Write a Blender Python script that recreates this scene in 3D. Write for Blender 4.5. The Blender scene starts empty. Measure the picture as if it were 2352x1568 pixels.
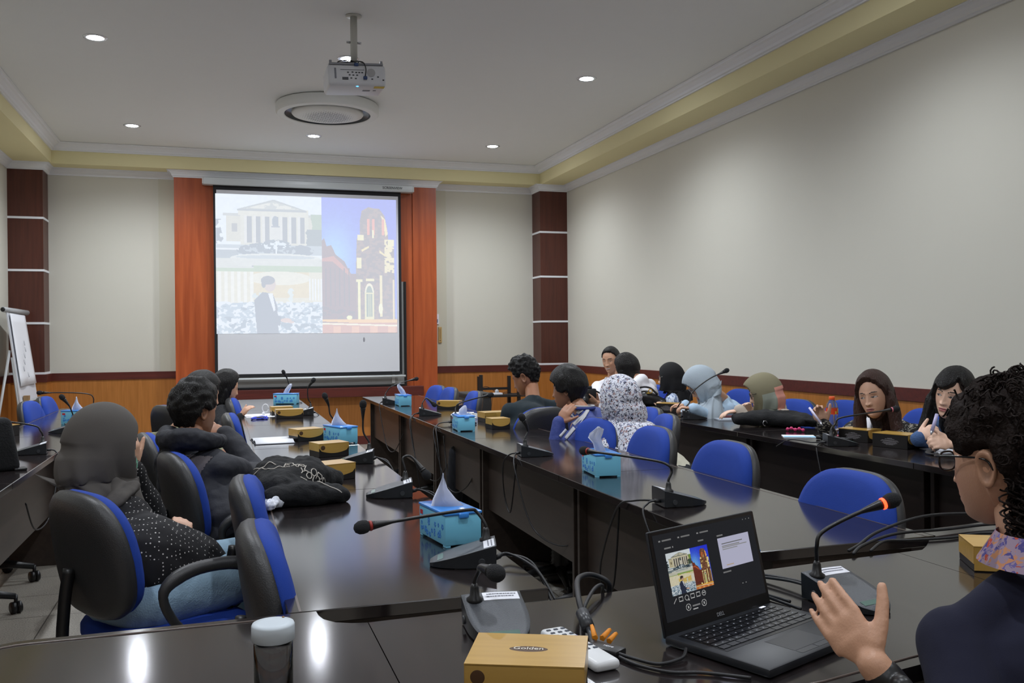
import bpy, bmesh, math, random
import numpy as np
from mathutils import Vector, Matrix, Quaternion, noise
random.seed(7)
V = Vector
PI = math.pi
D2R = math.radians
S = bpy.context.scene
C = S.collection

# ---------------------------------------------------------------- camera, world, lights, exposure
def cam_axes(yaw, pitch, roll):
    ya, pi_, ro = D2R(yaw), D2R(pitch), D2R(roll)
    F = V((math.sin(ya)*math.cos(pi_), math.cos(ya)*math.cos(pi_), math.sin(pi_)))
    R = V((math.cos(ya), -math.sin(ya), 0)); U = R.cross(F)
    return R*math.cos(ro)+U*math.sin(ro), -R*math.sin(ro)+U*math.cos(ro), F
R_, U_, F_ = cam_axes(17.65, -.203, -.531)
cd = bpy.data.cameras.new('camera'); cam = bpy.data.objects.new('camera', cd); C.objects.link(cam)
cam.matrix_world = Matrix(((R_.x, U_.x, -F_.x, 0), (R_.y, U_.y, -F_.y, 0), (R_.z, U_.z, -F_.z, 1.3), (0, 0, 0, 1)))
cd.sensor_width = 36; cd.lens = 36*2091.7/2352; cd.clip_start = .02
S.camera = cam
S.view_settings.view_transform = 'Standard'; S.view_settings.look = 'None'
S.view_settings.gamma = 1; S.view_settings.use_curve_mapping = False
S.view_settings.exposure = 0.0
w = bpy.data.worlds.new('world'); S.world = w; w.use_nodes = True
w.node_tree.nodes['Background'].inputs[0].default_value = (.5, .52, .56, 1)
w.node_tree.nodes['Background'].inputs[1].default_value = .12
LAMP_W = 150         # watts of each recessed downlight
LAMP_ROWS = (10.1, 7.25, 4.4, 1.5, -1.4); LAMP_COLS = (-.86, .97, 3.0)
ZC = 3.52            # ceiling height

# ---------------------------------------------------------------- materials
MATS = {}
def srgb(h):
    if isinstance(h, str):
        h = h.lstrip('#'); c = [int(h[i:i+2], 16)/255 for i in (0, 2, 4)]
    else: c = [v/255 for v in h]
    return tuple((v/12.92 if v <= .04045 else ((v+.055)/1.055)**2.4) for v in c)+(1,)
def mat(name, col, rough=.6, metal=0, bump=0, bscale=60, var=0, vscale=8, coat=0, trans=0, emit=0, sheen=0, stretch=None, ior=1.5, alpha=1, spec=None):
    if name in MATS: return MATS[name]
    m = bpy.data.materials.new(name); m.use_nodes = True; nt = m.node_tree; N = nt.nodes; L = nt.links
    b = N['Principled BSDF']; c = srgb(col); I = b.inputs
    I['Base Color'].default_value = c; I['Roughness'].default_value = rough; I['Metallic'].default_value = metal
    I['Coat Weight'].default_value = coat; I['Coat Roughness'].default_value = .08
    I['Transmission Weight'].default_value = trans; I['IOR'].default_value = ior; I['Sheen Weight'].default_value = sheen
    if spec is not None: I['Specular IOR Level'].default_value = spec
    if emit: I['Emission Color'].default_value = c; I['Emission Strength'].default_value = emit
    I['Alpha'].default_value = alpha
    tc = N.new('ShaderNodeTexCoord'); mp = N.new('ShaderNodeMapping'); L.new(tc.outputs['Object'], mp.inputs[0])
    if stretch: mp.inputs['Scale'].default_value = stretch
    nz = N.new('ShaderNodeTexNoise'); nz.inputs['Scale'].default_value = vscale; nz.inputs['Detail'].default_value = 4
    L.new(mp.outputs[0], nz.inputs['Vector'])
    mx = N.new('ShaderNodeMix'); mx.data_type = 'RGBA'
    mx.inputs[6].default_value = tuple(v*(1-var) for v in c[:3])+(1,); mx.inputs[7].default_value = tuple(min(1, v*(1+var)) for v in c[:3])+(1,)
    L.new(nz.outputs['Fac'], mx.inputs[0]); L.new(mx.outputs[2], I['Base Color'])
    if bump:
        nb = N.new('ShaderNodeTexNoise'); nb.inputs['Scale'].default_value = bscale; nb.inputs['Detail'].default_value = 3
        L.new(mp.outputs[0], nb.inputs['Vector']); bp = N.new('ShaderNodeBump'); bp.inputs['Strength'].default_value = bump; bp.inputs['Distance'].default_value = .01
        L.new(nb.outputs['Fac'], bp.inputs['Height']); L.new(bp.outputs[0], I['Normal'])
    MATS[name] = m
    return m
def attr_mat(name, rough=.5, emit=0, sub=0, bump=0, bscale=200):
    if name in MATS: return MATS[name]
    m = bpy.data.materials.new(name); m.use_nodes = True; nt = m.node_tree; b = nt.nodes['Principled BSDF']
    a = nt.nodes.new('ShaderNodeAttribute'); a.attribute_name = 'tone'
    nt.links.new(a.outputs['Color'], b.inputs['Base Color']); b.inputs['Roughness'].default_value = rough
    if emit:
        nt.links.new(a.outputs['Color'], b.inputs['Emission Color']); b.inputs['Emission Strength'].default_value = emit
        b.inputs['Base Color'].default_value = (0, 0, 0, 1); nt.links.remove(b.inputs['Base Color'].links[0])
    if bump:
        nb = nt.nodes.new('ShaderNodeTexNoise'); nb.inputs['Scale'].default_value = bscale
        bp = nt.nodes.new('ShaderNodeBump'); bp.inputs['Strength'].default_value = bump; bp.inputs['Distance'].default_value = .003
        nt.links.new(nb.outputs['Fac'], bp.inputs['Height']); nt.links.new(bp.outputs[0], b.inputs['Normal'])
    MATS[name] = m; return m
def pattern_mat(name, base, spots, scale, thresh, rough=.8, kind='dots', stretch=None):
    """cloth with a printed pattern: dots on a grid, or blotches"""
    if name in MATS: return MATS[name]
    m = bpy.data.materials.new(name); m.use_nodes = True; nt = m.node_tree; N = nt.nodes; L = nt.links; b = N['Principled BSDF']
    b.inputs['Roughness'].default_value = rough
    tc = N.new('ShaderNodeTexCoord'); mp = N.new('ShaderNodeMapping'); L.new(tc.outputs['Object'], mp.inputs[0])
    if stretch: mp.inputs['Scale'].default_value = stretch
    vo = N.new('ShaderNodeTexVoronoi'); vo.inputs['Scale'].default_value = scale
    if kind == 'dots': vo.inputs['Randomness'].default_value = .12
    L.new(mp.outputs[0], vo.inputs['Vector'])
    prev = None
    if kind == 'dots':
        lt = N.new('ShaderNodeMath'); lt.operation = 'LESS_THAN'; lt.inputs[1].default_value = thresh
        L.new(vo.outputs['Distance'], lt.inputs[0]); fac = lt.outputs[0]
    else:
        nz = N.new('ShaderNodeTexNoise'); nz.inputs['Scale'].default_value = scale; nz.inputs['Detail'].default_value = 2.5
        nz.inputs['Distortion'].default_value = 1.2
        L.new(mp.outputs[0], nz.inputs['Vector'])
        lt = N.new('ShaderNodeMath'); lt.operation = 'GREATER_THAN'; lt.inputs[1].default_value = thresh
        L.new(nz.outputs['Fac'], lt.inputs[0]); fac = lt.outputs[0]
    mx = N.new('ShaderNodeMix'); mx.data_type = 'RGBA'; mx.inputs[6].default_value = srgb(base)
    if isinstance(spots, list):
        rp = N.new('ShaderNodeValToRGB'); rp.color_ramp.interpolation = 'CONSTANT'
        while len(rp.color_ramp.elements) < len(spots): rp.color_ramp.elements.new(.5)
        for i, c in enumerate(spots):
            rp.color_ramp.elements[i].position = i/len(spots); rp.color_ramp.elements[i].color = srgb(c)
        sx = N.new('ShaderNodeSeparateColor'); L.new(vo.outputs['Color'], sx.inputs[0]); L.new(sx.outputs[0], rp.inputs[0]); L.new(rp.outputs[0], mx.inputs[7])
    else: mx.inputs[7].default_value = srgb(spots)
    L.new(fac, mx.inputs[0]); L.new(mx.outputs[2], b.inputs['Base Color'])
    MATS[name] = m; return m
def wood_mat(name, c1, c2, rough=.35, coat=0, axis=2, scale=5, dist=3):
    if name in MATS: return MATS[name]
    m = bpy.data.materials.new(name); m.use_nodes = True; nt = m.node_tree; N = nt.nodes; L = nt.links; b = N['Principled BSDF']
    b.inputs['Roughness'].default_value = rough; b.inputs['Coat Weight'].default_value = coat; b.inputs['Coat Roughness'].default_value = .06
    tc = N.new('ShaderNodeTexCoord'); mp = N.new('ShaderNodeMapping'); L.new(tc.outputs['Object'], mp.inputs[0])
    sc = [scale*6, scale*6, scale*6]; sc[axis] = scale*.35; mp.inputs['Scale'].default_value = sc
    nz = N.new('ShaderNodeTexNoise'); nz.inputs['Scale'].default_value = 1; nz.inputs['Detail'].default_value = 5; nz.inputs['Distortion'].default_value = .4
    L.new(mp.outputs[0], nz.inputs['Vector'])
    rp = N.new('ShaderNodeValToRGB'); rp.color_ramp.elements[0].position = .3; rp.color_ramp.elements[1].position = .75
    rp.color_ramp.elements[0].color = srgb(c1); rp.color_ramp.elements[1].color = srgb(c2)
    L.new(nz.outputs['Fac'], rp.inputs[0]); L.new(rp.outputs[0], b.inputs['Base Color'])
    MATS[name] = m; return m

# ---------------------------------------------------------------- tagging / linking
def link(name, me, parent=None):
    o = bpy.data.objects.new(name, me); C.objects.link(o)
    if parent: o.parent = parent
    return o
def thing(name, label, cat, loc=(0, 0, 0), rz=0, group=None):
    o = link(name, None); o.location = loc; o.rotation_euler = (0, 0, rz); o.empty_display_size = .05
    o['label'] = label; o['category'] = cat
    if group: o['group'] = group
    return o
def tag(o, label=None, cat=None, group=None, kind=None):
    if label: o['label'] = label
    if cat: o['category'] = cat
    if group: o['group'] = group
    if kind: o['kind'] = kind
    return o
def dup(root, loc, rz, label, group=None):
    def cp(o, par):
        c = o.copy(); C.objects.link(c); c.parent = par
        for ch in o.children: cp(ch, c)
        return c
    r = cp(root, None); r.location = loc; r.rotation_euler = (0, 0, rz); r['label'] = label
    if group: r['group'] = group
    return r
def obj(name, bm, m, parent=None, smooth=False, ang=None):
    me = bpy.data.meshes.new(name); bm.normal_update(); bm.to_mesh(me); bm.free()
    for x in (m if isinstance(m, (list, tuple)) else [m]): me.materials.append(x)
    if smooth:
        me.polygons.foreach_set('use_smooth', [True]*len(me.polygons))
        if ang: me.set_sharp_from_angle(angle=D2R(ang))
    return link(name, me, parent)
def struct(name, bm, m, smooth=False):
    o = obj(name, bm, m, None, smooth); o['kind'] = 'structure'; return o

# ---------------------------------------------------------------- mesh builders
def BM(): return bmesh.new()
def add_mi(fs, mi):
    for f in fs: f.material_index = mi
def box(bm, c, s, M=None, bev=0, seg=2, mi=0):
    r = bmesh.ops.create_cube(bm, size=1); vs = r['verts']
    for v in vs: v.co = V((v.co.x*s[0]+c[0], v.co.y*s[1]+c[1], v.co.z*s[2]+c[2]))
    fs = list({f for v in vs for f in v.link_faces})
    add_mi(fs, mi)
    if bev:
        es = list({e for v in vs for e in v.link_edges})
        r2 = bmesh.ops.bevel(bm, geom=es, offset=bev, segments=seg, affect='EDGES', profile=.5)
        vs = list({v for f in r2['faces'] for v in f.verts} | {v for v in vs if v.is_valid}); add_mi(r2['faces'], mi)
    if M is not None:
        for v in vs: v.co = M @ v.co
    return vs
def boxm(bm, a, b, **k):
    return box(bm, [(a[i]+b[i])/2 for i in range(3)], [abs(b[i]-a[i]) for i in range(3)], **k)
def frame_from(d, up=V((0, 0, 1))):
    d = d.normalized()
    if abs(d.dot(up)) > .97: up = V((0, 1, 0))
    x = d.cross(up).normalized(); y = x.cross(d).normalized()
    return x, y, d
def tube(bm, pts, r, n=8, cap=True, mi=0):
    pts = [V(p) for p in pts]; k = len(pts)
    rs = r if isinstance(r, (list, tuple)) else [r]*k
    x, y, d = frame_from(pts[1]-pts[0]); rings = []
    for i, p in enumerate(pts):
        t = (pts[min(i+1, k-1)]-pts[max(i-1, 0)])
        if t.length < 1e-9: t = d
        t.normalize(); q = d.rotation_difference(t); x = q @ x; y = q @ y; d = t
        rings.append([bm.verts.new(p+(x*math.cos(2*PI*j/n)+y*math.sin(2*PI*j/n))*rs[i]) for j in range(n)])
    for a, b in zip(rings, rings[1:]):
        for j in range(n):
            f = bm.faces.new((a[j], a[(j+1) % n], b[(j+1) % n], b[j])); f.material_index = mi; f.smooth = True
    if cap:
        f = bm.faces.new(rings[0][::-1]); f.material_index = mi; f = bm.faces.new(rings[-1]); f.material_index = mi
    return rings
def smooth_pts(P, n=8):
    P = [V(p) for p in P]; out = []
    for i in range(len(P)-1):
        p0 = P[max(i-1, 0)]; p1 = P[i]; p2 = P[i+1]; p3 = P[min(i+2, len(P)-1)]
        for k in range(n):
            t = k/n
            out.append(.5*((2*p1)+(-p0+p2)*t+(2*p0-5*p1+4*p2-p3)*t*t+(-p0+3*p1-3*p2+p3)*t**3))
    out.append(P[-1]); return out
def lathe(bm, prof, n=24, M=None, mi=0, cap=True):
    rings = []
    for r, z in prof:
        rings.append([bm.verts.new((r*math.cos(2*PI*j/n), r*math.sin(2*PI*j/n), z)) for j in range(n)])
    fs = []
    for a, b in zip(rings, rings[1:]):
        for j in range(n):
            fs.append(bm.faces.new((a[j], a[(j+1) % n], b[(j+1) % n], b[j])))
    if cap:
        fs.append(bm.faces.new(rings[0][::-1])); fs.append(bm.faces.new(rings[-1]))
    for f in fs: f.material_index = mi; f.smooth = True
    if M is not None:
        for rg in rings:
            for v in rg: v.co = M @ v.co
    return rings
def prism(bm, poly, z0, z1, M=None, mi=0):
    a = [bm.verts.new((p[0], p[1], z0)) for p in poly]; b = [bm.verts.new((p[0], p[1], z1)) for p in poly]
    n = len(poly); fs = [bm.faces.new(a[::-1]), bm.faces.new(b)]
    for i in range(n): fs.append(bm.faces.new((a[i], a[(i+1) % n], b[(i+1) % n], b[i])))
    add_mi(fs, mi)
    if M is not None:
        for v in a+b: v.co = M @ v.co
    return a, b, fs
def ball(bm, c, r, M=None, seg=16, mi=0):
    rs = r if isinstance(r, (list, tuple)) else (r, r, r)
    res = bmesh.ops.create_uvsphere(bm, u_segments=seg, v_segments=max(6, seg*2//3), radius=1)
    for v in res['verts']:
        v.co = V((v.co.x*rs[0], v.co.y*rs[1], v.co.z*rs[2]))
        if M is not None: v.co = M @ v.co
        v.co += V(c)
        for f in v.link_faces: f.smooth = True; f.material_index = mi
def T(x, y, z=0, rz=0): return Matrix.Translation((x, y, z)) @ Matrix.Rotation(rz, 4, 'Z')
def text_obj(name, s, size, M, m, parent=None, align='CENTER', ext=.0004):
    cu = bpy.data.curves.new(name, 'FONT'); cu.body = s; cu.size = size; cu.extrude = ext; cu.align_x = align; cu.align_y = 'CENTER'
    cu.resolution_u = 3
    t = bpy.data.objects.new(name, cu); C.objects.link(t)
    bpy.context.view_layer.update()
    me = bpy.data.meshes.new_from_object(t.evaluated_get(bpy.context.evaluated_depsgraph_get()))
    bpy.data.objects.remove(t); bpy.data.curves.remove(cu)
    me.transform(M); me.materials.append(m)
    return link(name, me, parent)
def remesh(bm, voxel, smooth=4):
    """union of overlapping closed pieces as one continuous surface"""
    me = bpy.data.meshes.new('tmp'); bm.to_mesh(me); bm.free(); o = link('tmp', me)
    md = o.modifiers.new('r', 'REMESH'); md.mode = 'VOXEL'; md.voxel_size = voxel
    if smooth:
        ms = o.modifiers.new('s', 'SMOOTH'); ms.iterations = smooth; ms.factor = .6
    bpy.context.view_layer.update()
    m2 = bpy.data.meshes.new_from_object(o.evaluated_get(bpy.context.evaluated_depsgraph_get()))
    bpy.data.objects.remove(o); bpy.data.meshes.remove(me)
    return m2
# ---------------------------------------------------------------- the room
cream = mat('cream_wall_paint', (205, 203, 192), .85, var=.02, vscale=2)
cream2 = mat('cream_wall_paint_pilaster', (198, 196, 180), .85)
ceilp = mat('ceiling_paint', (228, 230, 230), .9, var=.01)
mould = mat('white_moulding_paint', (230, 232, 236), .6)
yellow = mat('yellow_beam_paint', (228, 219, 172), .85)
wain = wood_mat('orange_wood_wainscot', (160, 100, 38), (182, 118, 54), .45, axis=2, scale=8)
railw = wood_mat('dark_red_wood_rail', (74, 28, 22), (96, 38, 30), .4, axis=0, scale=6)
pilw = wood_mat('dark_brown_wood_pillar', (72, 34, 24), (88, 44, 32), .4, axis=2, scale=6)
panw = wood_mat('red_brown_wood_panel', (150, 68, 32), (184, 92, 48), .32, axis=2, scale=3)
YB, YP, XR, XPL, XQL, XL, ZW, ZR = 11.5, 11.187, 4.334, 3.958, -1.878, -2.231, 3.211, .948
Z2 = 3.434; YE = -3.2
def tile_floor():
    m = bpy.data.materials.new('grey_terrazzo_tile'); m.use_nodes = True; nt = m.node_tree; N = nt.nodes; L = nt.links; b = N['Principled BSDF']
    tc = N.new('ShaderNodeTexCoord'); mp = N.new('ShaderNodeMapping'); mp.inputs['Scale'].default_value = (2.5, 2.5, 2.5); L.new(tc.outputs['Object'], mp.inputs[0])
    br = N.new('ShaderNodeTexBrick'); br.offset = 0; br.inputs['Scale'].default_value = 1; br.inputs['Mortar Size'].default_value = .008
    br.inputs['Brick Width'].default_value = 1; br.inputs['Row Height'].default_value = 1
    br.inputs['Color1'].default_value = srgb((168, 162, 152)); br.inputs['Color2'].default_value = srgb((160, 155, 146)); br.inputs['Mortar'].default_value = srgb((96, 92, 86))
    L.new(mp.outputs[0], br.inputs['Vector'])
    nz = N.new('ShaderNodeTexNoise'); nz.inputs['Scale'].default_value = 160; nz.inputs['Detail'].default_value = 3; L.new(tc.outputs['Object'], nz.inputs['Vector'])
    mx = N.new('ShaderNodeMix'); mx.data_type = 'RGBA'; mx.blend_type = 'MULTIPLY'; mx.inputs[0].default_value = .8
    rp = N.new('ShaderNodeValToRGB'); rp.color_ramp.elements[0].color = (.35, .35, .33, 1); rp.color_ramp.elements[1].color = (1, 1, 1, 1); rp.color_ramp.elements[0].position = .35; rp.color_ramp.elements[1].position = .6
    L.new(nz.outputs['Fac'], rp.inputs[0]); L.new(br.outputs['Color'], mx.inputs[6]); L.new(rp.outputs[0], mx.inputs[7]); L.new(mx.outputs[2], b.inputs['Base Color'])
    b.inputs['Roughness'].default_value = .35
    return m
bm = BM(); boxm(bm, (XL-.1, YE-.1, -.1), (XR+.1, YB+.1, 0)); struct('floor', bm, tile_floor())
bm = BM(); boxm(bm, (XL-.1, YE-.1, ZC), (XR+.1, YB+.1, ZC+.1)); struct('ceiling', bm, ceilp)
bm = BM(); boxm(bm, (XL-.1, YB, 0), (XR+.1, YB+.1, ZC)); struct('wall_front', bm, cream)
bm = BM(); boxm(bm, (XR, YE-.1, 0), (XR+.1, YB, ZC)); struct('wall_right', bm, cream)
bm = BM(); boxm(bm, (XL-.1, YE-.1, 0), (XL, YB, ZC)); struct('wall_left', bm, cream)
bm = BM(); boxm(bm, (XL, YE-.1, 0), (XR, YE, ZC)); struct('wall_back', bm, cream)
tn = [0]
def trim(bm, m, smooth=False):
    tn[0] += 1; return struct('trim_%d' % tn[0], bm, m, smooth)
# beam round the ceiling (yellow), its face flush with the pillars
bm = BM(); e = .002
boxm(bm, (XL, YP, ZW+.08), (XR, YB, ZC-e)); trim(bm, yellow)
bm = BM(); boxm(bm, (XPL, YE, ZW+.08), (XR, YP, ZC-e)); trim(bm, yellow)
bm = BM(); boxm(bm, (XL, YE, ZW+.08), (XQL+.09, YP, ZC-e)); trim(bm, yellow)
def cornice(path, z0, h, proj, m):
    """stepped moulding swept along a horizontal path; inside is to the left of the path"""
    prof = [(0, 0), (proj*.16, 0), (proj*.16, h*.12), (proj*.3, h*.2), (proj*.36, h*.42), (proj*.62, h*.72), (proj*.8, h*.8), (proj*.84, h*.92), (proj, h*.94), (proj, h), (0, h)]
    bm = BM(); P = [V((p[0], p[1], 0)) for p in path]; rings = []
    for i, p in enumerate(P):
        d1 = (P[i]-P[i-1]).normalized() if i > 0 else None
        d2 = (P[i+1]-P[i]).normalized() if i < len(P)-1 else None
        n1 = V((-d1.y, d1.x, 0)) if d1 else None; n2 = V((-d2.y, d2.x, 0)) if d2 else None
        if n1 is None: n = n2
        elif n2 is None: n = n1
        else:
            n = n1+n2; n = n/(n.dot(n1)) if abs(n.dot(n1)) > 1e-6 else n1
        rings.append([bm.verts.new(p+n*a+V((0, 0, z0+b))) for a, b in prof])
    k = len(prof)
    for a, b in zip(rings, rings[1:]):
        for j in range(k-1): bm.faces.new((a[j], a[j+1], b[j+1], b[j]))
        bm.faces.new((a[k-1], a[0], b[0], b[k-1]))
    bm.faces.new(rings[0]); bm.faces.new(rings[-1][::-1])
    bmesh.ops.recalc_face_normals(bm, faces=bm.faces[:])
    return trim(bm, m)
# lower cornice: right wall -> right pillar -> front wall -> wood panel -> front wall -> left pillar -> left wall
PX0, PX1, PYF = -.519, 2.60, 11.30
cornice([(XR, YE), (XR, YP), (XPL, YP), (XPL, YB), (PX1, YB), (PX1, PYF), (PX0, PYF), (PX0, YB), (XQL, YB), (XQL, YP), (XL, YP), (XL, YE)], ZW, .082, .075, mould)
# upper crown against the ceiling
cornice([(XPL, YE), (XPL, YP), (XQL+.09, YP), (XQL+.09, YE)], Z2, ZC-Z2-.002, .11, mould)
# pillars with white joint lines
for sx, (x0, x1) in (('right', (XPL, XR)), ('left', (XL, XQL))):
    bm = BM(); boxm(bm, (x0, YP, ZR), (x1, YB, ZW+.08)); trim(bm, pilw)
    bm = BM()
    for z in (2.68, 2.10, 1.515, ZR+.012):
        if x0 > 0: boxm(bm, (x0-.006, YP-.006, z-.012), (x1, YB, z+.012))
        else: boxm(bm, (x0, YP-.006, z-.012), (x1+.006, YB, z+.012))
    trim(bm, mould)
# chair rail, wainscot, baseboard
def band(z0, z1, t, m, base=None):
    segs = [((XL, YE), (XL+t, YB)), ((XR-t, YE), (XR, YB)), ((XL+t, YB-t), (PX0, YB)), ((PX1, YB-t), (XR-t, YB)), ((XL+t, YE), (XR-t, YE+t)),
            ((XPL-t, YP-t), (XR-t, YB-t)), ((XL+t, YP-t), (XQL+t, YB-t))]
    nm = ['left', 'right', 'front', 'front_right', 'back', 'pillar_right', 'pillar_left']
    for (a, b), n in zip(segs, nm):
        bm = BM(); boxm(bm, (a[0], a[1], z0), (b[0], b[1], z1))
        if base: struct('baseboard_'+n, bm, m)
        else: trim(bm, m)
band(ZR-.085, ZR, .028, railw); band(.105, ZR-.085, .018, wain); band(0, .105, .024, railw, True)
# shallow pilasters beside the wood panel
bm = BM(); boxm(bm, (-.70, YB-.02, ZR), (PX0, YB, ZW)); trim(bm, cream2)
bm = BM(); boxm(bm, (PX1, YB-.02, ZR), (2.77, YB, ZW)); trim(bm, cream2)
# wood panel behind the screen: two full-height leaves and an upper middle
bm = BM(); boxm(bm, (PX0, PYF, 0), (.10, YB, ZW+.05)); trim(bm, panw)
bm = BM(); boxm(bm, (2.30, PYF, 0), (PX1, YB, ZW+.05)); trim(bm, panw)
bm = BM(); boxm(bm, (.10, PYF+.02, .60), (2.30, YB, ZW+.05)); trim(bm, panw)
bm = BM(); boxm(bm, (.10, PYF+.05, .105), (2.30, YB, .60)); trim(bm, wain)
bm = BM(); boxm(bm, (.10, PYF+.04, 0), (2.30, YB, .105)); trim(bm, railw)
bm = BM(); boxm(bm, (.02, PYF-.10, .60), (2.40, PYF+.05, .715), bev=.004); o = obj('wall_shelf', bm, railw); tag(o, 'long dark red wooden ledge on the wall below the projection screen', 'shelf')
# whiteboard hidden behind the screen
t = thing('whiteboard', 'grey whiteboard with black frame showing below the projection screen', 'whiteboard', (1.05, PYF-.02, .72))
bm = BM(); boxm(bm, (-1.06, -.005, .02), (1.12, .012, 1.3)); obj('board_surface', bm, mat('grey_board', (150, 152, 152), .3), t)
bm = BM(); boxm(bm, (-1.09, -.014, 0), (1.15, .014, .022)); boxm(bm, (1.12, -.014, .022), (1.15, .014, 1.3)); boxm(bm, (-1.09, -.014, .022), (-1.06, .014, 1.3)); obj('board_frame', bm, mat('black_frame', (22, 22, 24), .4), t)
bm = BM(); boxm(bm, (.96, -.02, .035), (1.0, -.006, .15), bev=.003); obj('board_latch', bm, mat('pale_grey_plastic', (190, 192, 194), .4), t)

# ---------------------------------------------------------------- projection screen with its slide
def smoothstep(a, b, x): t = np.clip((x-a)/(b-a+1e-9), 0, 1); return t*t*(3-2*t)
def paint_slide(W, H, wash):
    """a composition of three photographs; x right, y down, 0..1 each. wash = how far light washes it out"""
    x, y = np.meshgrid((np.arange(W)+.5)/W, (np.arange(H)+.5)/H); img = np.ones((H, W, 3))
    rng = np.random.default_rng(3)
    def nz(s, k=3):
        out = np.zeros((H, W))
        for o in range(k):
            g = rng.random((s*2**o+2, s*2**o+2)); gx = x*s*2**o; gy = y*s*2**o; ix = gx.astype(int); iy = gy.astype(int); fx = gx-ix; fy = gy-iy
            fx = fx*fx*(3-2*fx); fy = fy*fy*(3-2*fy)
            out += (g[iy, ix]*(1-fx)*(1-fy)+g[iy, ix+1]*fx*(1-fy)+g[iy+1, ix]*(1-fx)*fy+g[iy+1, ix+1]*fx*fy)/2**o
        return out/sum(1/2**o for o in range(k))
    n1, n2, n3 = nz(10), nz(34, 2), nz(60, 2)
    def put(m, c, a=1.):
        m = (m*a)[..., None] if hasattr(m, 'dtype') and m.dtype != bool else (m.astype(float)*a)[..., None]
        img[:] = img*(1-m)+np.array(c)/255*m
    def rect(x0, y0, x1, y1): return (x > x0)*(x < x1)*(y > y0)*(y < y1)
    def poly(P):
        ins = np.zeros((H, W), bool)
        for i in range(len(P)):
            x0, y0 = P[i]; x1, y1 = P[(i+1) % len(P)]
            c = ((y0 > y) != (y1 > y)) & (x < (x1-x0)*(y-y0)/((y1-y0) if y1 != y0 else 1e-9)+x0); ins ^= c
        return ins
    def ell(cx, cy, rx, ry): return ((x-cx)/rx)**2+((y-cy)/ry)**2 < 1
    SX, SY = .572, .553
    # --- top left: stone portico and fountain
    TL = rect(0, 0, SX, SY); put(TL, (232, 240, 244))
    put(rect(.055, .14, .56, .34), (206, 196, 160)); put(rect(.04, .135, .575, .155), (170, 168, 150))
    put(rect(.13, .10, .50, .36), (216, 208, 176))
    put(poly([(.115, .105), (.31, .03), (.49, .105)]), (150, 152, 136)); put(poly([(.16, .098), (.31, .045), (.45, .098)])*(n3 > .45), (222, 216, 190)); put(poly([(.15, .1), (.31, .042), (.46, .1)])*(n3 < .45), (176, 176, 156))
    put(rect(.115, .105, .49, .118), (128, 130, 122)); put(rect(.12, .118, .485, .15), (220, 212, 180))
    for k in range(7):
        cx = .165+k*.048; put(rect(cx, .155, cx+.026, .345), (84, 80, 74)); put(rect(cx-.014, .15, cx+.001, .35), (222, 216, 200))
    put(rect(.085, .21, .115, .27), (120, 108, 84)); put(rect(.29, .225, .345, .36), (214, 210, 192)); put(ell(.318, .19, .018, .042), (70, 84, 92)); put(rect(.296, .22, .342, .232), (96, 98, 98))
    put((TL*(((x+n1*.1) < .09)*(y > .18)*(y < .36))).astype(bool)*(n2 > .42), (56, 72, 74)); put(TL*(x > .53-.03*n2)*(y > .13)*(y < .36), (120, 150, 70)); put(TL*(x > .50-.03*n2)*(y > .24)*(y < .37), (70, 84, 66))
    put(rect(0, .36, SX, .43), (160, 172, 176)); put(rect(0, .385, .14, .40), (230, 234, 232)); put(rect(0, .40, .12, .47), (120, 132, 134))
    put(ell(.32, .40, .21, .06)*(n3 > .40), (58, 74, 84)); put(ell(.32, .37, .09, .05)*(n3 > .45), (60, 78, 88)); put(ell(.31, .36, .07, .03)*(n3 < .5), (226, 236, 240)); put(rect(.318, .33, .325, .43), (236, 242, 244))
    put(TL*(y > .46), (206, 204, 184)); put(ell(.32, .455, .245, .035), (222, 222, 206)); put(ell(.32, .448, .215, .014), (170, 180, 180)); put(poly([(.075, .46), (.565, .46), (.53, .515), (.12, .515)]), (214, 212, 194)); put(rect(.19, .508, .28, .52), (110, 110, 104)); put(rect(.37, .508, .46, .52), (110, 110, 104))
    put(TL*(y > .53-.02*(x > .2)), (150, 178, 92))
    # --- bottom left: a person in a dark suit in a bright dining hall
    BL = rect(0, SY, SX, 1); put(BL, (226, 214, 170)); put(rect(.20, SY, .50, .74), (226, 196, 108)); put(ell(.34, .60, .17, .05), (236, 226, 190))
    for k in range(6): put(rect(.01+k*.034, SY, .026+k*.034, .82), (244, 238, 216)); 
    for k in range(5): put(rect(.50+k*.016, .60, .508+k*.016, .76), (240, 240, 236))
    put(BL*(y > .79-.03*n1), (150, 172, 186)); put(BL*(y > .77)*(n3 > .52), (226, 232, 236)); put(BL*(y > .80)*(n2 > .62), (96, 120, 136)); put(ell(.40, .72, .02, .05)*(n3 > .4), (214, 224, 214)); put(ell(.22, .73, .03, .03)*(n3 > .4), (200, 214, 206))
    put(poly([(.20, .76), (.245, .70), (.30, .71), (.325, .80), (.33, 1), (.215, 1)]), (42, 50, 72)); put(poly([(.30, .86), (.345, .88), (.34, .945), (.30, .93)]), (42, 50, 72)); put(poly([(.275, .71), (.30, .71), (.315, .83), (.305, .84)]), (238, 240, 246))
    put(ell(.285, .645, .032, .052), (206, 168, 140)); put(ell(.275, .615, .038, .032), (60, 48, 46)); put(ell(.252, .64, .012, .03), (60, 48, 46)); put(ell(.372, .905, .03, .016), (220, 170, 140)); put(ell(.40, .918, .016, .008), (220, 170, 140))
    # --- right: floodlit gothic tower at dusk
    RT = rect(SX, 0, 1, 1); g2 = np.exp(-((x-.64)/.14)**2-((y-.42)/.3)**2); sky = np.stack([36+60*y+60*g2, 54+70*y+110*g2, 232+20*g2], -1)/255
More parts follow.
